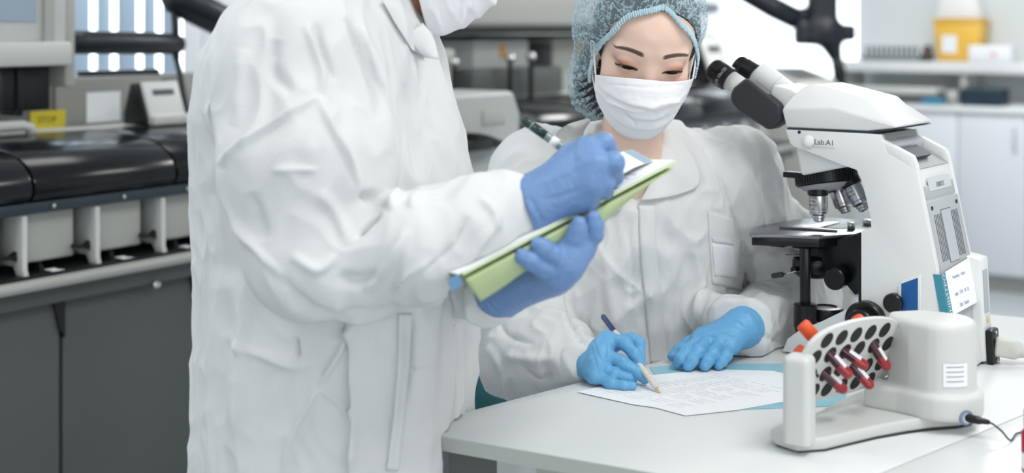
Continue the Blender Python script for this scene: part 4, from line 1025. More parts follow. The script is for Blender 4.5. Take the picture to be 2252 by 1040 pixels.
# mains plug and lead of the microscope
w0 = MP0+MB_*pbx(zi, ly_i, 0.0095).x+ML*ly_i; w0.z = ZT+zi
ld = empty('power_lead', (w0.x, w0.y, w0.z), 0, 'pale grey power plug and lead in the back of the microscope', 'power lead')
D1 = Vector((0.97, -0.20, -0.12)).normalized()
m_plug = mat('pale_grey_plug', srgb(198, 198, 192), 0.5)
fpl = Field((-0.02, -0.05, -0.05), (0.11, 0.04, 0.04), 0.0015)
R_p = np.array(frame((0, 0, 0), D1, (0, 1, 0)).to_3x3())
fpl.rbox(np.array(D1)*0.014, (0.016, 0.011, 0.014), 0.004, R_p, 0.004).cone(D1*0.03, D1*0.055, 0.0125, 0.008, 0.008).cone(D1*0.055, D1*0.095, 0.0065, 0.0045, 0.004)
V, Q = fpl.mesh(); from_data('plug', relax(V, Q, 1), Q, m_plug, ld, True)
MB().tube(smooth_path([D1*0.09, D1*0.14, *[Vector((q.x, q.y, max(q.z, -zi+0.0062))) for q in (D1*0.22+Vector((0, 0, -0.01)), D1*0.34+Vector((0, 0.02, -0.04)), D1*0.46+Vector((0, 0.04, -0.06)), D1*0.6+Vector((0, 0.06, -0.09)))]]), 0.0036, 10).build('cable', m_plug, ld, smooth=True)

# ================================================================== tube rotator
m_rw = mat('rotator_white_plastic', srgb(208, 211, 209), 0.4)
m_rt = mat('rotator_contact_shade', srgb(60, 62, 64), 0.6)
RC = PT(1930, 945, ZT)
ro = empty('tube_rotator', RC, 0, 'white tube rotator with a paddle of black holes at the front right', 'tube rotator')
def rl(u, v, z=0.0): q = PT(u, v, ZT+z)-RC; return Vector((q.x, q.y, z))
# base plate with the concave front edge
front = [(1694, 973), (1702, 984), (1752, 1000), (1815, 995), (1872, 981), (1930, 967), (1990, 956), (2046, 948), (2110, 943), (2140, 936), (2148, 926)]
fp = [rl(u, v) for u, v in front]
bkp = [rl(2145, 905), rl(2090, 880), rl(1990, 876), rl(1900, 884), rl(1850, 905), rl(1800, 935), rl(1740, 950)]
poly = [(q.x, q.y) for q in fp+bkp]
MB().prism(poly, 'z', 0.003, 0.018).build('base_plate', m_rw, ro, bevel=0.004, seg=3)
cen = sum((Vector((*q, 0)) for q in poly), Vector())/len(poly)
MB().prism([((q[0]-cen.x)*0.97+cen.x, (q[1]-cen.y)*0.94+cen.y) for q in poly], 'z', 0.0, 0.003).build('contact_shade', m_rt, ro)  # dark slab drawn as the thin shadow under the base
# bearing post on the left
a0 = rl(1718, 962, 0.02); b0 = rl(1779, 972, 0.02); dirp = (b0-a0); dirp.z = 0; wpost = dirp.length; dirp.normalize(); back = Vector((-dirp.y, dirp.x, 0)); back = back if back.y > 0 else -back
hp_ = (972-795)/F*(RC.y+a0.y)
fpst = Field((-0.2, -0.2, 0.0), (-0.02, 0.1, 0.15), 0.002)
Rp = np.array(((dirp.x, back.x, 0), (dirp.y, back.y, 0), (0, 0, 1)))
cp_ = (a0+b0)/2+back*0.016
cp_ = Vector((cp_.x, cp_.y, 0))
mesh_lo = np.array(cp_)-0.06; 
fpst = Field((cp_.x-0.06, cp_.y-0.06, 0.012), (cp_.x+0.06, cp_.y+0.06, 0.16), 0.002)
fpst.rbox((cp_.x, cp_.y, 0.02+hp_/2-0.01), (wpost/2, 0.016, hp_/2+0.012), 0.008, Rp, 0.0)
V, Q = fpst.mesh(); from_data('bearing_post', relax(V, Q, 1), Q, m_rw, ro, True)
# drive tower
tb = rl(2070, 905, 0.02); tcx, tcy = tb.x+0.004, tb.y+0.012
zt1 = (905-686)/F*(RC.y+tb.y)+0.010; zst = (905-828)/F*(RC.y+tb.y)+0.004
ft = Field((tcx-0.13, tcy-0.09, 0.010), (tcx+0.09, tcy+0.10, 0.18), 0.0025)
def loft_prism(fld, poly2, z0, z1, r, k=0.006):
    # rounded polygon prism as signed distance
    sl, X = fld.block((tcx-0.13, tcy-0.09, z0), (tcx+0.09, tcy+0.10, z1), 0.01)
    x, y = np.broadcast_arrays(X[0][:, :, 0], X[1][:, :, 0]); d = np.full(x.shape, 1e9); s_ = np.ones(x.shape)
    n_ = len(poly2)
    for i in range(n_):
        a, b = np.array(poly2[i]), np.array(poly2[i-1]); e = b-a; wx, wy = x-a[0], y-a[1]
        t = np.clip((wx*e[0]+wy*e[1])/(e @ e), 0, 1); d = np.minimum(d, (wx-e[0]*t)**2+(wy-e[1]*t)**2)
        c1 = y >= a[1]; c2 = y < b[1]; c3 = e[0]*wy > e[1]*wx
        fl = (c1 & c2 & c3) | (~c1 & ~c2 & ~c3); s_ = np.where(fl, -s_, s_)
    d2 = (s_*np.sqrt(d))[:, :, None]+r; dz = np.maximum(z0-X[2], X[2]-z1)+r
    dd = np.minimum(np.maximum(d2, dz), 0)+np.sqrt(np.maximum(d2, 0)**2+np.maximum(dz, 0)**2)-r
    fld.put(dd.astype(np.float32), sl, k)
def arc(cx, cy, r, a0, a1, n=14): return [(cx+r*math.cos(math.radians(a0+(a1-a0)*i/n)), cy+r*math.sin(math.radians(a0+(a1-a0)*i/n))) for i in range(n+1)]
rt = 0.052
low = arc(tcx, tcy, rt, -118, 40)+[(tcx-0.01, tcy+0.06), (tcx-0.075, tcy+0.045)]+[(tcx-0.095, tcy+0.018), (tcx-0.060, tcy-0.010), (tcx-0.036, tcy-0.036)]
up = arc(tcx-0.002, tcy+0.002, rt-0.006, -112, 40)+[(tcx-0.01, tcy+0.055), (tcx-0.055, tcy+0.045), (tcx-0.062, tcy+0.026), (tcx-0.045, tcy-0.010), (tcx-0.028, tcy-0.034)]
loft_prism(ft, low, 0.016, zst, 0.006); loft_prism(ft, up, 0.02, zt1, 0.008, 0.004)
V, Q = ft.mesh(); from_data('drive_tower', relax(V, Q, 2), Q, m_rw, ro, True)
# paddle
axz = 0.078+0.004
pl0, pr0 = rl(1783, 829, axz), rl(1984, 772, axz)
AX = (pr0-pl0).normalized(); HN = Vector((AX.y, -AX.x, 0)); HN = HN if HN.y < 0 else -HN
th_ = math.radians(24); PN = HN*math.cos(th_)-Vector((0, 0, 1))*math.sin(th_); PU = Vector((0, 0, 1))*math.cos(th_)+HN*math.sin(th_)
pc = (pl0+pr0)/2
def paddle_xy(u, v):
    """paddle coordinates of the point seen at (u, v)"""
    d = Vector(((u-CX)/F, 1.0, -(v-CY)/F)); o = RC+pc-Vector((0, 0, CZ)); k = o.dot(PN)/d.dot(PN); q = d*k-o; return q.dot(AX), q.dot(PU)
def pad(x, y, n_=0.0): return pc+AX*x+PU*y+PN*n_
out = [(1761, 815), (1766, 790), (1790, 752), (1822, 728), (1870, 710), (1920, 701), (1960, 702), (1982, 716), (1988, 745), (1982, 780), (1962, 815), (1930, 842), (1880, 862), (1820, 876), (1785, 882), (1768, 862)]
oxy = [paddle_xy(u, v) for u, v in out]; ss = smooth_path([(x, y, 0) for x, y in oxy+oxy[:1]], 4)[:-1]
n = len(ss); vv = [pad(q[0], q[1], h) for h in (0.0, -0.006) for q in ss]
MB().raw(vv, [tuple(range(n)), tuple(range(2*n-1, n-1, -1))]+[(i, (i+1) % n, n+(i+1) % n, n+i) for i in range(n)]).build('paddle', m_rw, ro, bevel=0.0012, ang=50)
holes = [(1818.5, 748.5), (1851, 742), (1883, 736), (1914.5, 730.5), (1945.5, 725.5), (1793, 786.5), (1825.5, 780), (1858, 773), (1889.5, 766), (1921, 760), (1952, 755.5), (1783, 827), (1815, 822), (1846, 813), (1877, 806.5), (1907, 803.5), (1936, 799), (1789, 860), (1818.5, 855), (1851, 847), (1882, 840), (1912, 834)]
hxy = [paddle_xy(u, v) for u, v in holes]
m_hole = mat('black_hole_liner', srgb(34, 37, 37), 0.75)
so = None
for x, y in hxy:
    if so is None: so = o = MB().lathe([(0.0, 0.0004), (0.0098, 0.0004), (0.0104, 0.0009), (0.0110, 0.0004), (0.0110, -0.003)], (0, 0, 0), PN, 28, close=False).build('tube_socket', m_hole, ro)
    else: o = copy_of(so, ro)
    o.location = pad(x, y, 0.0)
# pivot screws
for q, nm in ((pr0+AX*0.004, 1), (pl0-AX*0.004, 0)):
    MB().cone(q-AX*0.022, q+AX*0.016, 0.0036, n=14).build('pivot_screw', m_steel, ro, smooth=True)
    MB().lathe([(0.0035, 0), (0.0085, 0.0), (0.0085, 0.002), (0.0035, 0.002)], q+AX*0.002, AX, 20).build('washer', m_steel, ro)
ew = rl(1990, 800, 0.0)
# cheek of the tower by the pivot: raised rounded bracket
e0 = pr0+AX*0.012
ek = Field(tuple(np.array(e0)-0.05), tuple(np.array(e0)+0.05), 0.0018)
Re = np.array(((AX.x, -HN.x, 0), (AX.y, -HN.y, 0), (0, 0, 1)))
ek.rbox((e0.x, e0.y, e0.z-0.014), (0.006, 0.012, 0.03), 0.005, Re, 0.0); V, Q = ek.mesh(); from_data('pivot_bracket', relax(V, Q, 1), Q, m_rw, ro, True)
# rating label and jack
def tower_pt(u, z, r): 
    k = (u-CX)/F; o = RC
    best = None
    for i in range(721):
        a = math.radians(-180+i*0.25); x, y = tcx+r*math.cos(a), tcy+r*math.sin(a)
        e = abs((RC.x+x)/(RC.y+y)-k)
        if (best is None or e < best[0]) and math.sin(a) < -0.15: best = (e, a)
    return best[1]
r_l = rt-0.006+0.0006; a0_, a1_ = tower_pt(2079, 0, r_l), tower_pt(2132, 0, r_l)
zl0, zl1 = (905-822)/F*RC.y+0.012, (905-768)/F*RC.y+0.010
lbv = MB().grid(lambda s_, t: Vector((tcx-0.002+r_l*math.cos(a0_+(a1_-a0_)*s_), tcy+0.002+r_l*math.sin(a0_+(a1_-a0_)*s_), zl0+(zl1-zl0)*t)), 12, 1).build('rating_label', m_paper, ro, smooth=True)
for k in range(4):
    zz = zl1-0.005-k*0.006
    MB().grid(lambda s_, t: Vector((tcx-0.002+(r_l+0.0004)*math.cos(a0_+(a1_-a0_)*(0.12+0.7*s_)), tcy+0.002+(r_l+0.0004)*math.sin(a0_+(a1_-a0_)*(0.12+0.7*s_)), zz+0.0016*t)), 8, 1).build('print_line', mat('pale_print', srgb(176, 180, 182), 0.7), lbv)
aj = tower_pt(2125, 0, rt); jc = Vector((tcx+(rt)*math.cos(aj), tcy+(rt)*math.sin(aj), (930-893)/F*RC.y+0.002)); jn = Vector((math.cos(aj), math.sin(aj), 0))
jk = MB().lathe([(0.003, 0.0015), (0.008, 0.0015), (0.0095, 0.0012), (0.0095, -0.002)], jc, jn, 24).build('power_jack', mat('jack_blue_ring', srgb(120, 134, 168), 0.4), ro)
MB().lathe([(0.0035, 0.0022), (0.0068, 0.0022), (0.0068, 0.0)], jc, jn, 20).build('jack_nut', m_steel, jk)
# plug and thin lead
lw = empty('adapter_lead', RC+jc, 0, 'thin dark adapter lead plugged into the tube rotator', 'adapter lead')
pe = PT(2172, 896, ZT+0.012)-RC-jc
pdir = Vector((0.9, -0.43, -0.08)).normalized()
MB().lathe([(0.0045, 0.0), (0.0052, 0.002), (0.0052, 0.014), (0.004, 0.017), (0.003, 0.025), (0.0016, 0.027)], pdir*0.0015, pdir, 18).build('plug', m_mb, lw, smooth=True)
e1 = pdir*0.026
c_ = [e1, e1+pdir*0.006+Vector((0, 0, -0.0015)), Vector((*(e1+pdir*0.016).xy, 0.012-jc.z)), Vector((*(e1+pdir*0.026).xy, 0.0022-jc.z))]+[PT(u, v, ZT+0.0022)-RC-jc for u, v in ((2236, 953), (2262, 949), (2330, 938))]
MB().tube(smooth_path(c_, 8), 0.0013, 8).build('wire', mat('slate_wire', srgb(70, 76, 92), 0.5), lw, smooth=True)
# blood tubes through the paddle
m_blood = mat('dark_blood', srgb(150, 14, 24), 0.12, spec=0.6, coat=0.4); m_blood2 = mat('blood_upper', srgb(64, 10, 30), 0.12, spec=0.6, coat=0.4)
m_capo = mat('orange_cap', srgb(232, 88, 44), 0.45); m_tl = mat('tube_white_stripe', srgb(226, 226, 232), 0.5)
for idx, ext, lab in ((6, 0.036, 'upper left blood tube in the rotator paddle, big orange cap behind it'), (7, 0.033, 'blood tube second from the left in the upper row of the paddle'), (9, 0.036, 'rightmost and darkest blood tube in the rotator paddle'), (12, 0.034, 'lowest and leftmost blood tube, close to the bearing post'), (14, 0.034, 'lower right blood tube in the middle of the paddle')):
    x, y = hxy[idx]; o = RC+pad(x, y, 0.0)
    r = empty('blood_tube', o, 0, lab, 'blood tube', 'blood tubes in the rotator')
    R = 0.0066
    tu, tv = {6: (1862, 820), 7: (1900, 803), 9: (1954, 813), 12: (1860, 861), 14: (1912, 846)}[idx]
    dd_ = Vector(((tu-CX)/F, 1.0, -(tv-CY)/F)); oo_ = o+PN*0.024-Vector((0, 0, CZ)); kk_ = oo_.dot(PN)/dd_.dot(PN); TD = (Vector((0, 0, CZ))+dd_*kk_-o).normalized()
    back_ = {6: -0.034, 7: -0.012, 9: -0.027, 12: -0.031, 14: -0.012}[idx]
    MB().lathe([(R, ext*0.45), (R, ext-0.005), (R*0.8, ext-0.002), (R*0.45, ext), (0.0, ext)], (0, 0, 0), TD, 24, close=False).build('blood', m_blood, r, smooth=True)
    MB().lathe([(R, back_), (R, ext*0.45)], (0, 0, 0), TD, 24, close=False).build('glass_tube', m_blood2, r, smooth=True)
    up_ = Vector((0.35, -0.55, 0.75)); up_ = (up_-TD*up_.dot(TD)).normalized(); sd_ = TD.cross(up_)
    MB().grid(lambda s_, t: up_*((R+0.0003)*math.cos((s_-0.5)*1.1))+sd_*((R+0.0003)*math.sin((s_-0.5)*1.1))+TD*(0.004+(ext*0.62-0.004)*t), 10, 1).build('paper_label', m_tl, r, smooth=True)  # white stripe along the upper side of the tube
    MB().lathe([(R*1.1, back_+0.006), (R*1.35, back_+0.004), (R*1.35, back_-0.013), (R*1.1, back_-0.016), (0, back_-0.016)], (0, 0, 0), TD, 24, close=False).build('cap', m_capo, r, smooth=True)

# ================================================================== people: shared builders
m_coat = mat('white_nonwoven', srgb(227, 229, 230), 0.75, spec=0.2, bump=0.3, bscale=420, var=0.07, vscale=7, translucent=0.08)
m_skin = mat('skin', srgb(220, 185, 165), 0.5, spec=0.35, sss=0.12, attr='tint')
m_glove = mat('sky_blue_nitrile', srgb(106, 172, 218), 0.42, spec=0.4, bump=0.12, bscale=260, var=0.05, vscale=20)
m_glove2 = mat('periwinkle_nitrile', srgb(112, 146, 194), 0.42, spec=0.4, bump=0.12, bscale=260, var=0.05, vscale=20)
m_mask = mat('white_mask_fabric', srgb(244, 245, 248), 0.7, spec=0.2, bump=0.12, bscale=500, translucent=0.05)
m_hair = mat('black_hair', srgb(34, 30, 32), 0.45, bump=0.5, bscale=120, stretch=(1, 1, 0.15))
def rot_frame(fwd, up):
    """columns: lateral (image right), forward, up"""
    f = np.array(fwd, float); f /= np.linalg.norm(f); u = np.array(up, float); u -= f*(u @ f); u /= np.linalg.norm(u)
    a = np.cross(f, u); a = -a if False else a
    return np.stack([a, f, u], 1)
class Head:
    """face coordinates: a sideways, f forwards, h up, metres, origin between the eyes"""
    def __init__(s, eye, fwd, up, k=1.0):
        s.o = np.array(eye, float); s.R = rot_frame(fwd, up); s.k = k
    def w(s, a, f, h): return s.o+s.R @ (np.array([a, f, h])*s.k)
    def loc(s, X, Y, Z):
        p = (X-s.o[0], Y-s.o[1], Z-s.o[2]); R = s.R; return tuple((p[0]*R[0, j]+p[1]*R[1, j]+p[2]*R[2, j])/s.k for j in range(3))
    def locv(s, V): return ((V-s.o) @ s.R)/s.k
def build_head(fl, H, feminine=True, eyes=True):
    k = H.k; e = lambda c, r, kk=0.015, op='add': fl.ell(H.w(*c), np.array(r)*k, H.R, kk, op)
    e((0, -0.092, 0.030), (0.071, 0.092, 0.080), 0.0)
    e((0, -0.061, 0.045), (0.062, 0.061, 0.050), 0.022)          # forehead
    e((0, -0.060, -0.030), (0.059, 0.057, 0.070), 0.03)         # mid face
    for s_ in (-1, 1):
        e((s_*0.036, -0.036, -0.030), (0.024, 0.024, 0.024), 0.025)   # cheek
        e((s_*0.036, -0.062, -0.072), (0.020, 0.032, 0.028), 0.03)    # jaw angle
        fl.ell(H.w(s_*(0.070 if feminine else 0.076), -0.088, -0.014), np.array((0.006, 0.015, 0.026) if feminine else (0.008, 0.017, 0.030))*k, H.R, 0.006)   # ear
    e((0, -0.038, -0.094), (0.030, 0.030, 0.024), 0.03)         # chin
    e((0, -0.020, -0.066), (0.024, 0.022, 0.018), 0.02)         # lips mound
    fl.cone(H.w(0, -0.010, 0.004), H.w(0, 0.006, -0.034), 0.0085*k, 0.0095*k, 0.012)  # nose bridge
    fl.cone(H.w(0, 0.004, -0.034), H.w(0, 0.006, -0.038), 0.011*k, 0.011*k, 0.008)
    for s_ in (-1, 1):
        fl.cone(H.w(s_*0.012, -0.008, 0.022), H.w(s_*0.046, -0.019, 0.020), 0.0075*k, 0.007*k, 0.014)  # brow
        fl.ell(H.w(s_*0.033, -0.0150, 0.0), np.array((0.0165, 0.0135, 0.0135))*k, H.R, 0.007)             # lids over the eyeball
    if eyes:
        for s_ in (-1, 1):
            def slit(X, Y, Z):
                a, f, h = H.loc(X, Y, Z); a = (a-s_*0.0325)*s_      # a > 0 towards the temple
                t = np.clip((a+0.0145)/0.0305, 0.001, 0.999); up = 0.0002+0.0038*np.sin(PI*t)**0.8-0.0062+0.0025*t; lowr = -0.0062-0.0012*np.sin(PI*t)+0.0025*t
                d = np.maximum(h-up, lowr-h); d = np.maximum(d, np.maximum(-0.0145-a, a-0.016)); return np.maximum(d, -0.0135-f)*k
            c = H.w(s_*0.0325, 0.0, -0.004); fl.custom(slit, c-0.024, c+0.024, 0.0008, 'sub')
def build_mask(name, H, m, parent, width=0.071, low=-0.118, nose=0.026, folds=None, nu=72, nv=64, side_f=-0.040, side_low=-0.054, drop=0.0, top=-0.011, side_drop=0.0, tilt=0.0):
    def pt(s_, t):
        w = abs(s_)
        W_ = width*(1-0.05*t-0.10*max(0, t-0.55))
        a = s_*W_
        hc = top-(0.0+(-low+top))*t; hs = (top-side_drop)+(side_low-top+side_drop)*t
        bl = (1-w**2.4); h = hs+(hc-hs)*bl
        f0 = np.interp(t, [0, 0.12, 0.32, 0.5, 0.75, 0.92, 1.0], [nose-0.012, nose-0.003, nose+0.002, nose-0.003, nose-0.012, nose-0.024, nose-0.036])
        fs = side_f-0.006*t
        f = fs+(f0-fs)*(1-w**2.5)
        # stitched band at the top and three pleats
        for c, amp in ((0.36, 0.0048), (0.56, 0.0044), (0.75, 0.0034)):
            d = (t-c)/0.05; f += amp*(1-w**6)*(1/(1+math.exp(d*5)) if d > -3 else 1)*math.exp(-max(0, -d)*0.35)
        if t < 0.09: f += 0.0006
        return H.w(a, f, h+tilt*s_*w)
    V = np.array([pt(2*i/nu-1, j/nv) for j in range(nv+1) for i in range(nu+1)])
    Q = np.array([(j*(nu+1)+i, j*(nu+1)+i+1, (j+1)*(nu+1)+i+1, (j+1)*(nu+1)+i) for j in range(nv) for i in range(nu)])
    N = vnormals(V, Q)
    out = H.R[:, 1]
    if (N @ out).mean() < 0: Q = Q[:, ::-1]; N = -N
    off = 0.0012*noise3(V*55)+0.0008*noise3(V*120)
    if folds: off = off+strokes(V, N, folds)
    V = V+N*off[:, None]
    o = from_data(name, V, Q, m, parent, True)
    md = o.modifiers.new('thickness', 'SOLIDIFY'); md.thickness = 0.0009; md.offset = -1
    return o
def build_glove(name, parent, m, wrist, palm, fingers, cuff=None, h=0.0013, folds=None, flat=None, wr=0.028, cut=None, fit=None, slim=0.92):
    pts = [np.array(q, float) for q in [wrist]+[p for c in palm for p in (c[0], c[1])]+[p for f_ in fingers for p in f_[0]]+([cuff[0], cuff[1]] if cuff else [])]
    lo = np.min(pts, 0)-0.045; hi = np.max(pts, 0)+0.045
    fl = Field(lo, hi, h)
    for a, b, ra, rb in palm: fl.cone(a, b, ra, rb, 0.014)
    if cuff: fl.cone(cuff[0], cuff[1], cuff[2], cuff[3], 0.012)
    base = fl.D.copy()
    for pts_, rad in fingers:
        rad = [r_*slim for r_ in rad]
        g = Field(lo, hi, h); g.n = fl.n; g.D = np.full(fl.D.shape, 1.0, np.float32)
        g.chain(pts_, rad, 0.002)
        # knuckle swellings
        for q, r_ in zip(pts_[1:-1], rad[1:-1]): g.ell(q, (r_*1.08,)*3, None, 0.003)
        fl.D = np.minimum(fl.D, np.minimum(smin(base, g.D, 0.0045), smin(fl.D, g.D, 0.0012)))
    if cut is not None: fl.plane(cut[0], cut[1], 0.001)
    V, Q = fl.mesh(); V = relax(V, Q, 2, 0.5); N = vnormals(V, Q)
    off = 0.00055*crumple(V, 75, 3.0)+0.00018*crumple(V, 190, 9.0)+0.0002*noise3(V*300)
    if cuff:
        ax = np.array(cuff[1])-np.array(cuff[0]); L = np.linalg.norm(ax); ax = ax/L; t = (V-np.array(cuff[0])) @ ax
        off = off+np.where(t > -0.005, 0.0010*np.sin(t*620+2.5*noise3(V*70)), 0)*np.clip((t+0.01)/0.02, 0, 1)
        off = off+0.0026*np.exp(-((t-L*0.80)/0.0022)**2)
    if folds: off = off+strokes(V, N, folds)
    V = V+N*off[:, None]
    if fit is not None: V = fit(V, N)
    return from_data(name, V, Q, m, parent, True), V, Q

# ================================================================== seated woman
chr_ = empty('stool', (0.16, 2.36, 0), math.radians(20), 'teal upholstered stool under the seated woman', 'stool')
m_teal = mat('teal_upholstery', srgb(26, 88, 94), 0.6)
f_ = Field((-0.28, -0.28, 0.66), (0.28, 0.28, 0.84), 0.01); f_.rbox((0, 0, 0.728), (0.25, 0.25, 0.05), 0.045); V, Q = f_.mesh(); from_data('seat', V, Q, m_teal, chr_, True)
MB().cone((0, 0, 0.04), (0, 0, 0.70), 0.03, n=20).build('gas_column', m_black, chr_, smooth=True)
for i in range(5):
    a_ = 2*PI*i/5; MB().tube([(0, 0, 0.07), (0.24*math.cos(a_), 0.24*math.sin(a_), 0.045)], [0.025, 0.016], 10).build('foot_arm', m_black, chr_)
    MB().lathe([(0.02, 0), (0.024, 0.008), (0.024, 0.032), (0.02, 0.04)], (0.24*math.cos(a_), 0.24*math.sin(a_), 0), (0, 0, 1), 14).build('castor', m_black, chr_)
# teal backrest seen past her right elbow


WO = empty('person', (0.22, 2.2, 0.0), 0, 'seated person in white coat, pale blue hair cap and mask, writing on papers', 'person')
WB = Vector((0.22, 2.2, 0.0)); 
def wsh(V): return V-np.array(WB)
def wmesh(name, V, Q, m, par=None, smooth=True, col=None):
    o = from_data(name, wsh(V), Q, m, par or WO, smooth, col); return o
def wfix(o):
    """move a world-built child under the person"""
    o.location = o.location-WB; return o
WH = Head(P(1431, 152, 1.975), (0.02, -math.cos(math.radians(20)), -math.sin(math.radians(20))), (0.115, -0.0, 1.0), 1.03)
WH.R[:, 0] *= np.sign(WH.R[0, 0])
# body: head, neck and upper chest in one skin
bl_, bh_ = np.array((0.06, 1.86, 1.02)), np.array((0.40, 2.32, 1.46))
fb = Field(bl_, bh_, 0.00135)
build_head(fb, WH)
nk0, nk1 = WH.w(0, -0.085, -0.075), np.array(P(1378, 372, 2.14))
fb.cone(nk0, nk1, 0.046, 0.050, 0.02); fb.cone(nk1, np.array(P(1400, 470, 2.20)), 0.052, 0.075, 0.04)
for u_ in (1260, 1540): fb.cone(np.array(P(1395, 440, 2.21)), np.array(P(u_, 440, 2.23)), 0.055, 0.045, 0.04)
V, Q = fb.mesh(); V = relax(V, Q, 2, 0.4); L_ = WH.locv(V)
base = np.array(srgb(234, 203, 186)); col = np.tile(base, (len(V), 1))
def mixc(w, c):
    global col
    w = np.clip(w, 0, 1)[:, None]; col = col*(1-w)+np.array(srgb(*c))*w
a_, f0_, h_ = L_.T; front = f0_ > -0.05
mixc(0.35*np.exp(-((np.abs(a_)-0.045)/0.02)**2-((h_+0.03)/0.02)**2)*front, (214, 140, 126))
for s_ in (-1, 1):
    aa = (a_-s_*0.0325)*s_
    mixc(0.75*np.exp(-((aa-0.004)/0.0165)**2-((h_-0.0030-0.10*aa)/0.0068)**2)*front, (176, 104, 72))
    mixc(0.8*np.exp(-((aa-0.012)/0.009)**2-((h_+0.0005-0.2*aa)/0.0035)**2)*front, (128, 66, 48))
    # lash line
    t = np.clip((aa+0.0145)/0.0305, 0.001, 0.999); up = 0.0002+0.0038*np.sin(PI*t)**0.8-0.0062+0.0025*t
    mixc(1.5*np.exp(-((h_-up-0.0006-0.0*np.maximum(aa-0.012, 0))/0.0015)**2)*((aa > -0.0145) & (aa < 0.0180) & front), (20, 15, 15))
    mixc(0.5*np.exp(-((h_-(-0.0074-0.0012*np.sin(PI*t)+0.0025*t))/0.0008)**2)*((aa > -0.012) & (aa < 0.0165) & front), (110, 70, 60))
    # brow
    x = (aa+0.020)/0.046; yb = 0.0205+0.0042*np.sin(np.clip(x, 0, 1)*PI*0.95); th = 0.0040*(1-0.65*np.clip(x, 0, 1)**2)
    n_ = 0.25*noise3(V*np.array([900, 900, 400]))
    mixc((1.15-np.abs((h_-yb)/th)**3+n_)*1.2*((x > 0) & (x < 1) & front)*np.clip(x*9, 0, 1)*np.clip((1-x)*8, 0, 1), (92, 74, 66))
mixc(0.35*np.exp(-((h_+0.02)/0.02)**2-(a_/0.012)**2)*front, (214, 172, 156))
body_bvh = bvh_of(V, Q)
wmesh('body', V, Q, m_skin, col=np.concatenate([col, np.ones((len(V), 1))], 1))
# eyes
m_iris = mat('dark_brown_eye', srgb(14, 10, 9), 0.35, spec=0.4); m_sclera = mat('eye_white_shaded', srgb(186, 172, 166), 0.2)  # eye white toned down, the shade on it is in the colour
for s_ in (-1, 1):
    c = Vector(WH.w(s_*0.0325, -0.0150, -0.001)-np.array(WB))
    e_ = MB(); g_ = [(0.0119*math.sin(PI*i/16), -0.0119*math.cos(PI*i/16)) for i in range(17)]; e_.lathe(g_, c, tuple(WH.R[:, 1]), 24, close=False); ey = e_.build('eyeball', m_sclera, WO, smooth=True)
    gz = Vector(WH.R[:, 1]*0.90-WH.R[:, 2]*0.44).normalized(); e_ = MB(); e_.lathe([(0.0, 0.0125), (0.003, 0.0123), (0.0058, 0.0111), (0.0092, 0.0082)], c, gz, 20, close=False); e_.build('iris', m_iris, ey, smooth=True)
# hair under the cap
fh = Field((0.06, 1.90, 1.14), (0.40, 2.36, 1.52), 0.004)
fh.ell(WH.w(0, -0.097, 0.030), (0.084, 0.097, 0.088), WH.R, 0.0); fh.ell(WH.w(0, -0.064, 0.052), (0.067, 0.067, 0.054), WH.R, 0.01)
ring = [(1303, 172, 2.06), (1305, 150, 2.05), (1313, 123, 2.03), (1329, 95, 2.01), (1353, 72, 1.99), (1380, 42, 1.967), (1410, 31, 1.958), (1437, 25, 1.957), (1457, 20, 1.957), (1476, 34, 1.963), (1494, 56, 1.98), (1514, 78, 2.01), (1525, 108, 2.035), (1528, 130, 2.05), (1522, 165, 2.06)]
RP = []
for q in ring:
    d = Vector(((q[0]-CX)/F, 1.0, -(q[1]-CY)/F)); h = body_bvh.ray_cast(Vector((0, 0, CZ)), d.normalized())
    y_ = h[0].y if h[0] is not None and abs(h[0].y-q[2]) < 0.035 else q[2]
    RP.append(P(q[0], q[1], y_-0.002))
RP = np.array(RP); cpl = RP.mean(0); _, _, vt = np.linalg.svd(RP-cpl); npl = vt[2]; npl = npl if npl[1] < 0 else -npl
fh.plane(cpl+npl*(-0.004), npl, 0.004)
fh.ell(WH.w(-0.050, -0.128, -0.070), (0.046, 0.052, 0.068), WH.R, 0.02)
V, Q = fh.mesh(); wmesh('hair', V, Q, m_hair)
# bouffant cap
m_cap = bpy.data.materials.new('pale_blue_cap_fabric'); m_cap.use_nodes = True
nt = m_cap.node_tree; nd_ = nt.nodes; pb_ = nd_['Principled BSDF']; pb_.inputs['Base Color'].default_value = (*srgb(184, 212, 222), 1); pb_.inputs['Roughness'].default_value = 0.7
tcn_ = nd_.new('ShaderNodeTexCoord'); nz = nd_.new('ShaderNodeTexNoise'); nz.inputs['Scale'].default_value = 95; nz.inputs['Detail'].default_value = 3; nz.inputs['Distortion'].default_value = 0.3
nz2 = nd_.new('ShaderNodeTexNoise'); nz2.inputs['Scale'].default_value = 600
nt.links.new(tcn_.outputs['Object'], nz.inputs['Vector']); nt.links.new(tcn_.outputs['Object'], nz2.inputs['Vector'])
mr_ = nd_.new('ShaderNodeMapRange'); mr_.inputs['From Min'].default_value = 0.0; mr_.inputs['From Max'].default_value = 0.08; mr_.inputs['To Min'].default_value = 0.72; mr_.inputs['To Max'].default_value = 0.20
ms_ = nd_.new('ShaderNodeMath'); ms_.operation = 'SUBTRACT'; ms_.inputs[1].default_value = 0.5; ma_ = nd_.new('ShaderNodeMath'); ma_.operation = 'ABSOLUTE'
nt.links.new(nz.outputs['Fac'], ms_.inputs[0]); nt.links.new(ms_.outputs[0], ma_.inputs[0]); nt.links.new(ma_.outputs[0], mr_.inputs['Value']); nt.links.new(mr_.outputs['Result'], pb_.inputs['Alpha'])
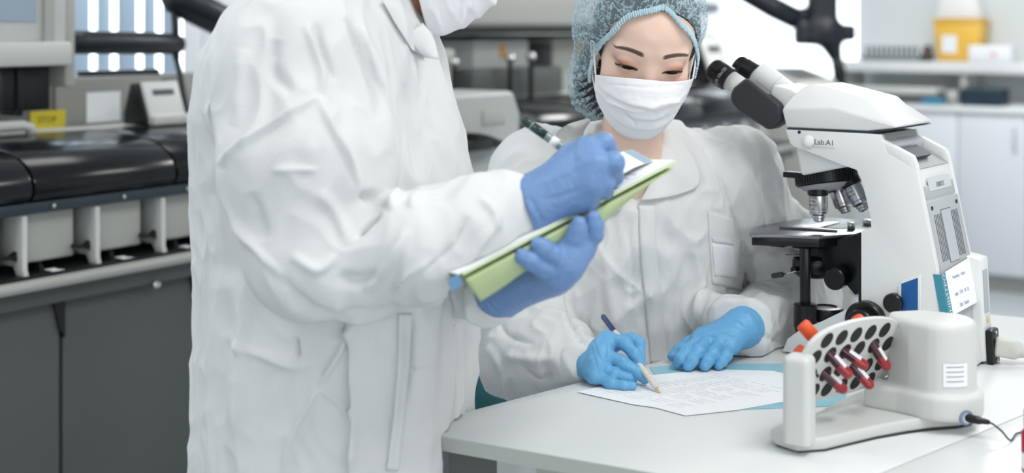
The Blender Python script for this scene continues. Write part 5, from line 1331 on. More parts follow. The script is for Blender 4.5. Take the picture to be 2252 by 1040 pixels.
bp2 = nd_.new('ShaderNodeBump'); bp2.inputs['Strength'].default_value = 0.4; bp2.inputs['Distance'].default_value = 0.004; nt.links.new(nz.outputs['Fac'], bp2.inputs['Height']); nt.links.new(bp2.outputs['Normal'], pb_.inputs['Normal'])
fc = Field((0.05, 1.88, 1.10), (0.42, 2.38, 1.54), 0.0025)
fc.ell(WH.w(0, -0.098, 0.046), (0.089, 0.104, 0.094), WH.R, 0.0); fc.ell(WH.w(-0.030, -0.118, 0.020), (0.082, 0.080, 0.075), WH.R, 0.03)
fc.plane(cpl+npl*0.000, npl, 0.004)
fc.ell(WH.w(-0.052, -0.132, -0.074), (0.051, 0.056, 0.074), WH.R, 0.03)
V, Q = fc.mesh(); V = relax(V, Q, 2); N = vnormals(V, Q); Lc_ = WH.locv(V)
dpl = -((V-cpl) @ npl)
ang_ = np.arctan2(Lc_[:, 0], Lc_[:, 2]-0.02)
near_edge = np.exp(-np.maximum(dpl, 0)/0.03)
off = 0.0026*crumple(V, 34, 1.0)*(1-0.5*near_edge)+0.0011*crumple(V, 80, 5.0)+0.0022*near_edge*np.sin(ang_*75+2*noise3(V*30))
off -= 0.004*np.exp(-np.maximum(dpl, 0)/0.010)
face_open = (np.abs(dpl) < 0.0022)[Q].all(1) & (np.abs((N @ npl))[Q].mean(1) > 0.8)
Q = Q[~face_open]
wmesh('hair_cap', V+N*off[:, None], Q, m_cap)
capo = WO.children[-1]
# gathered elastic edge
rp = np.array(smooth_path(RP, 26)); nrg = len(rp); cen_ = WH.w(0, -0.07, 0.02)
m_band = mat('blue_elastic_edge', srgb(196, 224, 234), 0.7, translucent=0.15)
vb, fb_ = [], []
for i, q in enumerate(rp):
    outw = q-cen_; outw -= npl*(outw @ npl); outw /= np.linalg.norm(outw)
    ru = math.sin(i*1.55); ru2 = math.sin(i*0.61+1)
    for j in range(7):
        t = j/6; wd = 0.0085+0.0015*ru2
        lift = 0.0032+0.0018*math.sin(PI*t)+0.0018*ru*(1-abs(2*t-1)*0.3)+0.001
        p_ = q+npl*((t-0.45)*wd+0.0014*ru*(1 if t > 0.8 else 0)+0.001)+outw*(lift+0.0015-0.003*t)
        vb.append(p_)
for i in range(nrg-1):
    for j in range(6): fb_.append((i*7+j, (i+1)*7+j, (i+1)*7+j+1, i*7+j+1))
eb_ = from_data('elastic_edge', wsh(np.array(vb)), fb_, m_band, capo, True); md = eb_.modifiers.new('thickness', 'SOLIDIFY'); md.thickness = 0.001
# mask with folds as in the picture
mfold = [(q_[0], q_[1], q_[2]*1.7, *q_[3:]) for q_ in [([(1335, 222), (1370, 236), (1405, 246)], 5, 0.0022), ([(1350, 232), (1385, 262), (1402, 276)], 4, -0.0022, 1), ([(1420, 240), (1460, 228), (1505, 222)], 5, 0.0020), ([(1440, 272), (1470, 255), (1495, 236)], 4, -0.0018, 1), ([(1400, 248), (1430, 240), (1455, 246)], 5, 0.0015), ([(1330, 185), (1430, 192), (1512, 186)], 3, -0.0012, 1), ([(1360, 226), (1395, 240), (1450, 240)], 3, -0.0015, 1)]]
mk = build_mask('face_mask', WH, m_mask, WO, width=0.0735, side_drop=0.017, tilt=0.006, side_low=-0.066, folds=mfold); wfix(mk)
for s_ in (-1, 1):
    e0, e1 = WH.w(s_*0.0725, -0.041, -0.029+0.006*s_), WH.w(s_*0.077, -0.074, 0.004); e2, e3 = WH.w(s_*0.064, -0.047, -0.064+0.006*s_), WH.w(s_*0.075, -0.080, -0.03)
    lp = MB().tube(smooth_path([e0-np.array(WB), (e0+e1)/2-np.array(WB)+WH.R[:, 0]*s_*0.001, e1-np.array(WB)]), 0.0012, 8); lp.tube(smooth_path([e2-np.array(WB), (e2+e3)/2-np.array(WB)+WH.R[:, 0]*s_*0.003, e3-np.array(WB)]), 0.0012, 8)
    lp.tube(smooth_path([e1-np.array(WB), WH.w(s_*0.080, -0.096, -0.004)-np.array(WB), e3-np.array(WB)]), 0.0012, 8)
    q = lp.build('ear_loop', m_mask, mk, smooth=True); q.location = -mk.location if False else (0, 0, 0)
    q.location = Vector((0, 0, 0))-mk.location
# ---- coat
f = Field((-0.10, 1.83, 0.76), (0.60, 2.42, 1.25), 0.0030)
zz = [0.803, 0.812, 0.90, 1.00, 1.07, 1.12, 1.155, 1.19]
f.loft(zz, [0.208, 0.208, 0.212, 0.22, 0.224, 0.22, 0.215, 0.205], [2.245, 2.245, 2.235, 2.22, 2.215, 2.215, 2.21, 2.205], [0.19, 0.180, 0.178, 0.178, 0.170, 0.145, 0.10, 0.066], [0.14, 0.135, 0.130, 0.125, 0.118, 0.105, 0.085, 0.064], 0.0, pw=2.2, yaw=math.radians(24))
SL, EL, WL = np.array(P(1192, 388, 2.22)), np.array(P(1160, 772, 2.06)), np.array(P(1280, 792, 1.925))
SR, ER, WR = np.array(P(1622, 392, 2.24)), np.array(P(1745, 660, 2.28)), np.array(P(1640, 722, 2.07))
nkc = np.array(P(1375, 330, 2.20))
for S_, E_, W_, kk in ((SL, EL, WL, 0), (SR, ER, WR, 1)):
    f.cone(nkc+np.array((0, 0, -0.03)), S_, 0.060, 0.074, 0.05)
    md_ = (S_+E_)/2+np.array((-0.012 if kk == 0 else 0.03, 0, 0.0))
    f.cone(S_, md_, 0.076, 0.074, 0.03); f.cone(md_, E_, 0.074, 0.070, 0.03)
f.cone(EL, (EL+WL)/2+np.array((0, 0, -0.004)), 0.070, 0.058, 0.03); f.cone((EL+WL)/2+np.array((0, 0, -0.004)), WL, 0.058, 0.031, 0.02)
f.cone(EL, EL+np.array((0.012, 0, -0.012)), 0.066, 0.06, 0.03)
mr2 = np.array(P(1688, 722, 2.145))
f.cone(ER, mr2, 0.066, 0.055, 0.03); f.cone(mr2, WR, 0.055, 0.043, 0.02)
f.cone(np.array(P(1600, 700, 2.085)), np.array(P(1560, 690, 2.12)), 0.030, 0.028, 0.03)
# neck opening
f.cone(nkc+np.array((0.008, -0.02, 0.02)), np.array(P(1382, 250, 2.10)), 0.048, 0.07, 0.008, op='sub')
f.ell(np.array(P(1400, 388, 2.085)), (0.018, 0.030, 0.050), None, 0.01, op='sub')
# room for the microscope's stage and foot beside her arm
xs_, ys_ = [q[0] for q in sp], [q[1] for q in sp]
def mbox(x0, x1, y0, y1, z0, z1):
    c_ = MP0+MB_*((x0+x1)/2)+ML*((y0+y1)/2)+Vector((0, 0, (z0+z1)/2)); R_ = np.array(((MB_.x, ML.x, 0), (MB_.y, ML.y, 0), (0, 0, 1)))
    f.rbox(np.array(c_), ((x1-x0)/2, (y1-y0)/2, (z1-z0)/2), 0.02, R_, 0.02, op='sub')
mbox(min(xs_)-0.016, max(xs_)+0.1, min(ys_)-0.03, max(ys_)+0.016, zs-0.05, zs+0.12); mbox(-0.016, 0.2, -0.03, MW+0.018, -0.1, zs+0.1)
V, Q = f.mesh(); V = relax(V, Q, 2); N = vnormals(V, Q)
off = 0.0066*crumple(V, 13, 2.0, (1, 1, 0.55))+0.0030*crumple(V, 31, 7.0, (1, 1, 0.6))
wst = [([(1600, 330), (1640, 400), (1660, 480), (1650, 560)], 14, 0.006), ([(1565, 330), (1590, 420), (1625, 520), (1635, 600)], 7, -0.006, 1), ([(1500, 300), (1540, 380), (1560, 450)], 16, 0.004),
       ([(1420, 440), (1415, 560), (1430, 680), (1440, 780)], 9, 0.004), ([(1460, 470), (1470, 600), (1465, 720)], 10, -0.003), ([(1330, 560), (1340, 650), (1360, 740)], 12, 0.004), ([(1300, 520), (1360, 600), (1440, 660)], 9, 0.003, 1),
       ([(1250, 600), (1245, 660), (1262, 720), (1290, 770)], 6, -0.010, 1), ([(1150, 660), (1190, 690), (1230, 700), (1250, 740)], 9, 0.006), ([(1090, 690), (1120, 740), (1180, 760)], 9, -0.005, 1), ([(1110, 780), (1170, 790), (1240, 790)], 10, 0.005),
       ([(1150, 800), (1185, 830), (1220, 820)], 7, -0.005, 1), ([(1080, 760), (1110, 820), (1130, 870)], 9, 0.005), ([(1640, 640), (1700, 660), (1750, 690)], 9, 0.006), ([(1560, 690), (1620, 665), (1680, 690), (1720, 740)], 8, 0.005), ([(1590, 640), (1660, 620), (1740, 600)], 10, -0.006, 1),
       ([(1680, 540), (1640, 580), (1640, 640)], 8, -0.006, 1), ([(1690, 420), (1720, 500), (1740, 570)], 10, 0.004), ([(1520, 520), (1540, 640), (1530, 740)], 10, 0.004), ([(1380, 500), (1390, 600), (1385, 700)], 7, -0.003, 1), ([(1650, 720), (1690, 745), (1730, 760)], 7, -0.004, 1)]
off += 1.35*strokes(V, N, wst)
V = V+N*off[:, None]
# nothing of the coat sinks into the table
ind = np.array([A1_, A2_]);
def over_table(V, pad=0.0):
    r = np.ones(len(V), bool)
    for (p, d) in ((A1_, lf), (FARp, fr)):
        n_ = np.array([d.y, -d.x, 0]); c_ = np.array(c1)
        if (c_-np.array(p)) @ n_ < 0: n_ = -n_
        r &= ((V-np.array(p)) @ n_ > -pad)
    n_ = np.array([-fr.y, fr.x, 0]); n_ = n_ if (np.array(c1)-np.array(A)) @ n_ > 0 else -n_; r &= ((V-np.array(A)) @ n_ > -pad)
    return r
TBL = [A1_, A2_, C_seam_near, C_seam_far, C_far]
def clear_table(V, N, clear=0.0018, margin=0.004):
    """cloth lies on the table top or hangs beside its edge, never inside"""
    V = V.copy(); c_ = np.array(c1); ds = []
    for i in range(5):
        p, q = np.array(TBL[i]), np.array(TBL[(i+1) % 5]); d = q-p; n_ = np.array([d[1], -d[0], 0]); n_ /= np.linalg.norm(n_)
        if (c_-p) @ n_ > 0: n_ = -n_
        ds.append(((V-p) @ n_, n_))
    D = np.stack([x[0] for x in ds], 1); inside = (D.max(1) < margin) & (V[:, 2] < ZT+clear)
    depth = -D.max(1); which = D.argmax(1)
    lift = inside & ((ZT-V[:, 2] < depth+0.006) | (N[:, 2] < -0.6)) & (V[:, 2] > ZT-0.08)
    push = inside & ~lift
    V[lift, 2] = ZT+clear
    nn = np.array([x[1] for x in ds])[which]
    V[push] += nn[push]*(depth[push]+margin)[:, None]
    return V
V = clear_table(V, N)
wmesh('coat', V, Q, m_coat); wcoat = WO.children[-1]
wb_ = bvh_of(V, Q)
def wdrape(*a, **k):
    par = k.pop('parent', wcoat); o = drape(*a, parent=par, **k); o.location = o.location-WB; return o
# collar leaves, placket, pocket
lift_c = lambda i, j: 0.006*math.sin(PI*i)*0.6+0.004
wdrape('collar_leaf', [(1302, 262), (1284, 292), (1290, 330), (1330, 390), (1372, 452)], [(1292, 260), (1240, 278), (1222, 312), (1260, 390), (1350, 470)], wb_, m_coat, off=0.004, offfn=lift_c, nv=26)
wdrape('collar_leaf', [(1446, 268), (1446, 320), (1440, 370), (1425, 410), (1408, 442)], [(1480, 264), (1500, 305), (1535, 370), (1535, 410), (1470, 434)], wb_, m_coat, off=0.004, offfn=lift_c, nv=26)
wdrape('placket', [(1404, 452), (1408, 560), (1420, 680), (1430, 800)], [(1440, 452), (1446, 560), (1458, 680), (1470, 800)], wb_, m_coat, off=0.0006, nv=40, nu=6)
pk = wdrape('chest_pocket', [(1556, 462), (1560, 540), (1566, 625)], [(1612, 480), (1622, 550), (1632, 640)], wb_, m_coat, off=0.0008, nu=12, nv=20)
wdrape('badge_stripe', [(1566, 522), (1567, 532)], [(1612, 528), (1614, 539)], wb_, mat('lilac_badge', srgb(212, 215, 227), 0.7), off=0.0020, nu=8, nv=3)
wdrape('badge', [(1565, 534), (1572, 608)], [(1614, 541), (1622, 612)], wb_, mat('pale_badge', srgb(228, 230, 234), 0.7), off=0.0016, nu=8, nv=10)
# cuffs
# ---- gloves
def on_table(V, N): V = V.copy(); V[:, 2] = np.maximum(V[:, 2], ZT+0.0022); return V
gp = lambda u, v, Y: np.array(P(u, v, Y)); gz_ = lambda u, v, z: np.array(PT(u, v, z))
m_r = m_glove
iM, mM, rM, pM = gp(1334, 744, 1.915), gp(1322, 776, 1.892), gp(1314, 802, 1.880), gp(1308, 824, 1.875)
wr0 = gp(1283, 797, 1.925)
fing = [([iM, gp(1374, 755, 1.896), gp(1396, 779, 1.886), gp(1408, 799, 1.882)], [0.0108, 0.0098, 0.0088, 0.0078]),
        ([mM, gp(1368, 797, 1.878), gp(1401, 818, 1.874), gp(1417, 833, 1.870)], [0.0105, 0.0100, 0.0090, 0.0078]),
        ([rM, gp(1350, 822, 1.870), gp(1380, 832, 1.872), gp(1391, 833, 1.876)], [0.0100, 0.0094, 0.0086, 0.0074]),
        ([pM, gp(1343, 843, 1.858), gp(1372, 849, 1.852), gp(1391, 849, 1.850)], [0.0088, 0.0082, 0.0074, 0.0064]),
        ([gp(1352, 752, 1.935), gp(1388, 748, 1.928), gp(1404, 756, 1.918), gp(1408, 786, 1.905)], [0.0130, 0.0110, 0.0105, 0.0080])]
palm = [(wr0, (iM+mM)/2, 0.0225, 0.0125), (wr0, (mM+rM)/2, 0.0225, 0.0135), (wr0, pM, 0.020, 0.0115), (wr0, gp(1350, 755, 1.935), 0.020, 0.0125), (iM, mM, 0.011, 0.011), (mM, rM, 0.0105, 0.0105), (rM, pM, 0.010, 0.009)]
o, V, Q = build_glove('glove', WO, m_glove, wr0, palm, fing, cuff=(wr0, gp(1264, 800, 1.935), 0.0245, 0.0255), fit=on_table, folds=[([(1310, 750), (1322, 780), (1340, 830)], 3, 0.0012), ([(1300, 760), (1310, 800), (1322, 835)], 3, -0.001), ([(1335, 745), (1338, 770), (1336, 795)], 3, -0.0015)])
wfix(o)
z_ = ZT
tk = gz_(1560, 748, z_+0.036)
iM, mM, rM, pM = gz_(1538, 748, z_+0.034), gz_(1561, 746, z_+0.036), gz_(1586, 751, z_+0.034), gz_(1608, 761, z_+0.028)
wr1 = gz_(1632, 722, z_+0.046)
fing = [([iM, gz_(1509, 774, z_+0.026), gz_(1497, 789, z_+0.018), gz_(1490, 799, z_+0.0105)], [0.0104, 0.0098, 0.0090, 0.0082]),
        ([mM, gz_(1537, 773, z_+0.027), gz_(1522, 792, z_+0.018), gz_(1514, 804, z_+0.0105)], [0.0106, 0.0102, 0.0094, 0.0086]),
        ([rM, gz_(1569, 776, z_+0.025), gz_(1557, 793, z_+0.017), gz_(1550, 804, z_+0.0105)], [0.0104, 0.0098, 0.0092, 0.0084]),
        ([pM, gz_(1597, 782, z_+0.021), gz_(1588, 794, z_+0.015), gz_(1581, 803, z_+0.0095)], [0.0096, 0.0088, 0.0082, 0.0074]),
        ([gz_(1545, 738, z_+0.034), gz_(1512, 757, z_+0.026), gz_(1494, 770, z_+0.019), gz_(1479, 784, z_+0.011)], [0.0120, 0.0104, 0.0096, 0.0082])]
palm = [(wr1, iM, 0.022, 0.0108), (wr1, mM, 0.024, 0.0110), (wr1, rM, 0.024, 0.0106), (wr1, pM, 0.021, 0.0098), (wr1, gz_(1545, 738, z_+0.034), 0.024, 0.013), (iM, mM, 0.0115, 0.0118), (mM, rM, 0.0118, 0.0112), (rM, pM, 0.011, 0.010)]
o, V, Q = build_glove('glove', WO, m_glove, wr1, palm, fing, cuff=(wr1, gz_(1652, 706, z_+0.050), 0.0255, 0.0285), fit=on_table, folds=[([(1560, 735), (1590, 728), (1615, 740)], 2.5, -0.0012, 1), ([(1590, 712), (1612, 716), (1632, 732)], 2.5, -0.0014, 1), ([(1600, 704), (1622, 708), (1640, 722)], 2.5, -0.0014, 1), ([(1530, 750), (1555, 740), (1585, 745)], 2.5, -0.0008)])
wfix(o)

# ================================================================== standing man
MO_ = Vector((-0.23, 1.74, 0.0))
MN = empty('person', MO_, 0, 'standing person in long white coat, seen from the side, writing on a green folder', 'person')
def nmesh(name, V, Q, m, par=None, col=None): return from_data(name, V-np.array(MO_), Q, m, par or MN, True, col)
def nfix(o): o.location = o.location-MO_; return o
MH = Head(np.array((-0.024, 1.735, 1.455)), (0.80, -0.16, -0.56), (0.57, 0.0, 0.82), 1.08)
m_skin2 = mat('brown_skin', srgb(150, 104, 82), 0.5, spec=0.35, sss=0.1, attr='tint')
# body: head, neck, chest, arms down to the wrists as one skin
fb = Field((-0.46, 1.36, 0.92), (0.17, 1.99, 1.66), 0.004)
build_head(fb, MH, eyes=False)
nk0, nk1 = MH.w(0, -0.090, -0.080), np.array((-0.215, 1.735, 1.36))
fb.cone(nk0, nk1, 0.056, 0.062, 0.02); fb.cone(nk1, np.array((-0.23, 1.74, 1.15)), 0.07, 0.13, 0.05)
shR, elR, wrR = np.array(P(650, 140, 1.60)), np.array(P(700, 555, 1.53)), np.array(P(1160, 468, 1.515))
shL, elL, wrL = np.array((-0.24, 1.90, 1.30)), np.array((-0.16, 1.90, 1.05)), np.array(P(1112, 632, 1.57))
for S_, E_, W_ in ((shR, elR, wrR), (shL, elL, wrL)):
    fb.cone(np.array((-0.23, 1.74, 1.30)), S_, 0.07, 0.055, 0.04); fb.cone(S_, E_, 0.050, 0.040, 0.02); fb.cone(E_, W_, 0.038, 0.022 if S_ is shL else 0.027, 0.02)
V, Q = fb.mesh(); V = relax(V, Q, 1)
nmesh('body', V, Q, m_skin2, col=np.tile(np.array([*srgb(158, 108, 84), 1.0]), (len(V), 1)))
for s_ in (-1, 1):
    c = Vector(MH.w(s_*0.033, -0.0105, 0.001)-np.array(MO_)); g_ = [(0.0125*math.sin(PI*i/16), -0.0125*math.cos(PI*i/16)) for i in range(17)]
    ey = MB().lathe(g_, c, tuple(MH.R[:, 1]), 24, close=False).build('eyeball', m_sclera, MN, smooth=True)
    MB().lathe([(0.0, 0.0131), (0.003, 0.0129), (0.0058, 0.0117), (0.0066, 0.0109)], c, Vector(MH.R[:, 1]*0.93-MH.R[:, 2]*0.36).normalized(), 20, close=False).build('iris', m_iris, ey, smooth=True)
    lid = [(0.0136*math.sin(t), 0.0136*math.cos(t)) for t in np.linspace(0.0, 1.35, 10)]
    MB().lathe(lid, c, Vector(MH.R[:, 1]*0.45+MH.R[:, 2]*0.89).normalized(), 24, close=False).build('eyelid', mat('eyelid_skin', srgb(140, 94, 72), 0.5), ey, smooth=True)
fh = Field((-0.30, 1.55, 1.28), (0.14, 1.93, 1.70), 0.005)
fh.ell(MH.w(0, -0.100, 0.036), np.array((0.080, 0.098, 0.088))*1.08, MH.R, 0.0); fh.ell(MH.w(0, -0.135, -0.035), np.array((0.062, 0.055, 0.06))*1.08, MH.R, 0.03)
fh.plane(MH.w(0, -0.045, 0.06), MH.R @ np.array((0, 0.75, -0.66)), 0.01)
V, Q = fh.mesh(); nmesh('hair', V, Q, m_hair)
mfm = [([(955, 20), (965, 50), (972, 74)], 5, 0.002), ([(1020, 5), (1018, 35), (1010, 62)], 5, 0.003), ([(1040, 0), (1034, 30), (1028, 50)], 4, -0.002)]
mkm = build_mask('face_mask', MH, m_mask, MN, width=0.074, low=-0.124, nose=0.030, side_f=-0.046, side_low=-0.075, folds=mfm); nfix(mkm)
for s_ in (-1, 1):
    e0, e1, e2, e3 = MH.w(s_*0.072, -0.06, -0.012), MH.w(s_*0.079, -0.085, 0.012), MH.w(s_*0.066, -0.066, -0.076), MH.w(s_*0.077, -0.088, -0.03)
    lp = MB(); lp.tube([Vector(e0), Vector(e1), Vector(MH.w(s_*0.081, -0.10, -0.004)), Vector(e3), Vector(e2)], 0.0013, 8); q = lp.build('ear_loop', m_mask, mkm, smooth=True); q.location = (0, 0, 0)
# plane of the folder he holds
N1, N2 = P(1018, 601, 1.425), P(1489, 352, 1.575)
FE = (N2-N1); LN = FE.length; FE.normalize(); FWd = Vector((-0.543, 0.839, -0.10)); FWd = (FWd-FE*FWd.dot(FE)).normalized(); FNm = FE.cross(FWd).normalized(); FNm = FNm if FNm.z > 0 else -FNm
FO = N1.copy()
def clear_folder(V, N, lift_only=False):
    """hand and cuff rest on the folder board, the other sleeve stays under it"""
    L_ = V-np.array(FO); x, y, n_ = L_ @ np.array(FE), L_ @ np.array(FWd), L_ @ np.array(FNm); nz_ = N @ np.array(FNm)
    m = (x > -0.004) & (x < LN+0.004) & (y > -0.003) & (y < 0.19); V = V.copy()
    up = m & (n_ < 0.0026) & (n_ > -0.055) & ((nz_ < 0.25) | lift_only); V[up] += np.outer(0.0026-n_[up], np.array(FNm))
    dn = m & ~up & (n_ > -0.012) & (n_ < 0.0026); V[dn] += np.outer(-0.012-n_[dn], np.array(FNm))
    return V
# ---- coat
YAW = math.radians(-16)
f = Field((-0.46, 1.38, 0.70), (0.08, 2.00, 1.46), 0.0029)
rows = [(0.70, 438, 1052), (0.769, 438, 1052), (0.883, 449, 1054), (1.010, 458, 1046), (1.155, 446, 1024), (1.245, 449, 984), (1.318, 482, 950), (1.366, 548, 925), (1.396, 606, 905), (1.43, 660, 890)]
Yc = 1.745
zz = [r[0] for r in rows]; xl = [(r[1]-CX)/F*Yc for r in rows]; xr = [(r[2]-CX)/F*(Yc+0.01) for r in rows]
hw = [(b-a)/2 for a, b in zip(xl, xr)]; cxs = [(a+b)/2 for a, b in zip(xl, xr)]
rys = [0.185, 0.185, 0.185, 0.185, 0.190, 0.195, 0.185, 0.15, 0.11, 0.075]
f.loft(zz, cxs, [Yc+0.01]*len(zz), hw, rys, 0.0, pw=2.3, yaw=YAW)
# flat front that follows the table edge
f.custom(lambda x, y, z: (x+0.113)*0.956-(y-1.6)*0.29-np.maximum(0, z-0.98)*0.7, (-0.48, 1.36, 0.70), (0.10, 2.02, 1.12), 0.02, op='and')
# near front panel lies over the far one
f.loft([0.70, 0.80, 0.90, 1.02, 1.10], [(x+0.0) for x in np.interp([0.70, 0.80, 0.90, 1.02, 1.10], zz, cxs)], [Yc+0.01]*5, np.interp([0.70, 0.80, 0.90, 1.02, 1.10], zz, hw)+0.012, np.interp([0.70, 0.80, 0.90, 1.02, 1.10], zz, rys)+0.012, 0.003, pw=2.3, yaw=YAW,
       cut=lambda ex, ey, z: np.maximum(np.maximum(ex-0.163-0.03*(z-0.8), 0.085-ex), ey+0.085))
# near sleeve
mdR = np.array(P(676, 360, 1.545)); fa1, fa2, fa3 = np.array(P(800, 566, 1.512)), np.array(P(925, 546, 1.505)), np.array(P(1040, 502, 1.508))
f.cone(np.array(P(720, 70, 1.68)), shR, 0.10, 0.092, 0.06)
f.cone(shR, mdR, 0.094, 0.096, 0.025); f.cone(mdR, np.array(P(690, 545, 1.52)), 0.096, 0.074, 0.012)
f.cone(np.array(P(700, 560, 1.52)), fa1, 0.066, 0.062, 0.02); f.cone(fa1, fa2, 0.062, 0.063, 0.015); f.cone(fa2, fa3, 0.063, 0.050, 0.015)
f.cone(fa3, np.array(P(1106, 468, 1.513)), 0.050, 0.040, 0.015)
# far sleeve (left arm under the folder)
f.cone(np.array((-0.24, 1.88, 1.30)), np.array((-0.15, 1.90, 1.07)), 0.085, 0.075, 0.03); f.cone(np.array((-0.15, 1.90, 1.07)), np.array(P(1075, 655, 1.62)), 0.07, 0.035, 0.02)
# collar opening
f.cone(np.array((-0.195, 1.735, 1.40)), np.array((-0.15, 1.735, 1.50)), 0.060, 0.085, 0.006, op='sub')
V, Q = f.mesh(); V = relax(V, Q, 2); N = vnormals(V, Q)
off = 0.0080*crumple(V, 8.5, 12.0, (1, 1, 0.5))+0.0034*crumple(V, 24, 17.0, (1, 1, 0.6))
mst = [([(748, 46), (770, 80), (795, 150), (815, 215), (824, 268)], 6, -0.010, 1), ([(775, 60), (812, 150), (838, 250), (858, 340)], 12, 0.006),
       ([(702, 213), (640, 250), (575, 290), (520, 338), (500, 365)], 6, 0.006), ([(700, 215), (722, 270), (760, 330), (790, 410)], 9, 0.006), ([(668, 60), (690, 110), (705, 160), (706, 210)], 8, 0.005), ([(690, 60), (712, 130), (735, 180)], 8, -0.006),
       ([(610, 90), (600, 150), (640, 210)], 14, -0.006), ([(540, 110), (535, 180), (520, 280)], 12, 0.005), ([(500, 365), (502, 412), (520, 455), (560, 525), (625, 605)], 7, 0.006),
       ([(600, 375), (650, 372), (700, 375)], 5, 0.004, 1), ([(560, 420), (575, 480), (590, 530)], 14, -0.005), ([(785, 520), (812, 492), (842, 472)], 6, -0.012, 1), ([(862, 470), (872, 440), (890, 432)], 9, 0.008), ([(905, 470), (912, 445), (930, 436)], 8, 0.005),
       ([(700, 420), (740, 470), (770, 540)], 14, 0.005), ([(790, 430), (830, 440), (862, 450)], 8, -0.006), ([(840, 600), (790, 620), (740, 610)], 14, -0.007), ([(860, 640), (900, 600), (960, 560)], 8, 0.005, 1), ([(800, 640), (850, 590), (900, 510)], 10, 0.006), ([(640, 560), (700, 590), (740, 560)], 10, 0.005),
       ([(930, 590), (985, 545), (1030, 480)], 7, -0.005, 1), ([(990, 600), (1040, 550), (1090, 480)], 7, 0.005), ([(1050, 440), (1080, 470), (1090, 510)], 8, 0.004),
       ([(788, 684), (765, 740), (731, 801), (700, 850)], 8, 0.006), ([(700, 853), (665, 920), (637, 978), (627, 1038)], 7, 0.006), ([(700, 852), (745, 885), (780, 930)], 9, 0.004), ([(653, 739), (656, 765), (660, 795)], 5, -0.008, 1), ([(500, 730), (560, 770), (640, 800), (690, 800)], 10, 0.005),
       ([(879, 680), (878, 760), (872, 860), (868, 920), (850, 1030)], 6, 0.005), ([(910, 680), (905, 780), (895, 880)], 7, -0.005), ([(520, 600), (540, 700), (530, 850), (520, 1000)], 18, 0.005), ([(845, 822), (900, 816), (949, 811)], 3, 0.003, 1), ([(780, 900), (775, 980), (770, 1038)], 12, 0.004), ([(625, 610), (690, 672), (800, 690), (890, 682)], 10, -0.006),
       ([(470, 220), (490, 320), (480, 420)], 14, 0.004), ([(900, 140), (930, 220), (960, 320), (985, 400)], 12, 0.004), ([(880, 180), (900, 280), (910, 400)], 10, -0.004), ([(990, 650), (998, 760), (1004, 880)], 6, -0.006, 1), ([(1030, 660), (1038, 760), (1040, 880)], 8, 0.004)]
off += 1.45*strokes(V, N, mst)
V = clear_folder(clear_table(V+N*off[:, None], N), N)
nmesh('coat', V, Q, m_coat); ncoat = MN.children[-1]
nb_ = bvh_of(V, Q)
def ndrape(*a, **k):
    par = k.pop('parent', ncoat); o = drape(*a, parent=par, **k); o.location = o.location-MO_; return o
ndrape('placket', [(876, 690), (875, 780), (868, 880), (850, 1036)], [(906, 690), (902, 780), (893, 880), (876, 1036)], nb_, m_coat, off=0.003, nu=6, nv=40)
ndrape('collar_leaf', [(880, 2), (900, 30), (922, 60), (938, 128)], [(840, 0), (868, 50), (890, 84), (905, 110)], nb_, m_coat, off=0.006, offfn=lambda i, j: 0.004*math.sin(PI*i), nv=20)
# pointed collar tip standing off the chest
ca_, cb2_ = smooth_path([P(900, 70, 1.655), P(912, 104, 1.65), P(936, 127, 1.648)], 5), smooth_path([P(930, 50, 1.672), P(953, 80, 1.66), P(966, 129, 1.645)], 5)
ctip = MB().grid(lambda s_, t: Vector(poly_at(ca_, t)*(1-s_)+poly_at(cb2_, t)*s_)+Vector((0, -0.004*math.sin(PI*s_), 0))-MO_, 10, 12).build('collar_tip', m_coat, ncoat, smooth=True); ctip.modifiers.new('thickness', 'SOLIDIFY').thickness = 0.0012

# ---- green folder
fo = empty('folder', FO, 0, 'pale green card folder held by the standing man', 'folder')
m_green = mat('pale_green_card', srgb(190, 208, 158), 0.55, var=0.03, vscale=14); m_greenl = mat('green_card_edge', srgb(206, 222, 182), 0.55)
def fl_(x, y, z): return FE*x+FWd*y+FNm*z
def sheet(b, x0, x1, y0, y1, z0, z1): b.raw([fl_(x, y, z) for z in (z0, z1) for x, y in ((x0, y0), (x1, y0), (x1, y1), (x0, y1))], [(3, 2, 1, 0), (4, 5, 6, 7), (0, 1, 5, 4), (1, 2, 6, 5), (2, 3, 7, 6), (3, 0, 4, 7)])
b = MB(); sheet(b, 0, LN, 0, 0.185, -0.003, 0.0); b.build('board', m_greenl, fo, bevel=0.0008)
# lower cover hanging below the near edge
low_px = [(1056, 662), (1100, 634), (1160, 592), (1215, 556), (1265, 540), (1310, 505), (1360, 458), (1420, 410), (1468, 369)]
low_Y = np.interp(np.linspace(0, 1, len(low_px)), [0, 0.45, 1], [1.462, 1.505, 1.580])
lowc = smooth_path([np.array(P(u, v, y)) for (u, v), y in zip(low_px, low_Y)], 6); upc = [np.array(N1+FE*(LN*t)+FNm*(-0.0075)) for t in np.linspace(0, 0.975, len(lowc))]
nv_ = 10; vv = []
for a_, b_ in zip(upc, lowc):
    for j in range(nv_+1):
        t = j/nv_; q = a_+(b_-a_)*t; q = q+np.array((0, -0.004*math.sin(PI*t), 0.0)); vv.append(Vector(q)-FO)
ff = [(i*(nv_+1)+j, (i+1)*(nv_+1)+j, (i+1)*(nv_+1)+j+1, i*(nv_+1)+j+1) for i in range(len(upc)-1) for j in range(nv_)]
cov = MB().raw(vv, ff).build('lower_cover', m_green, fo, smooth=True); cov.modifiers.new('thickness', 'SOLIDIFY').thickness = 0.001
b = MB(); sheet(b, 0.004, LN*0.97, 0.004, 0.18, -0.0085, -0.0075); b.build('inner_flap', m_green, fo)
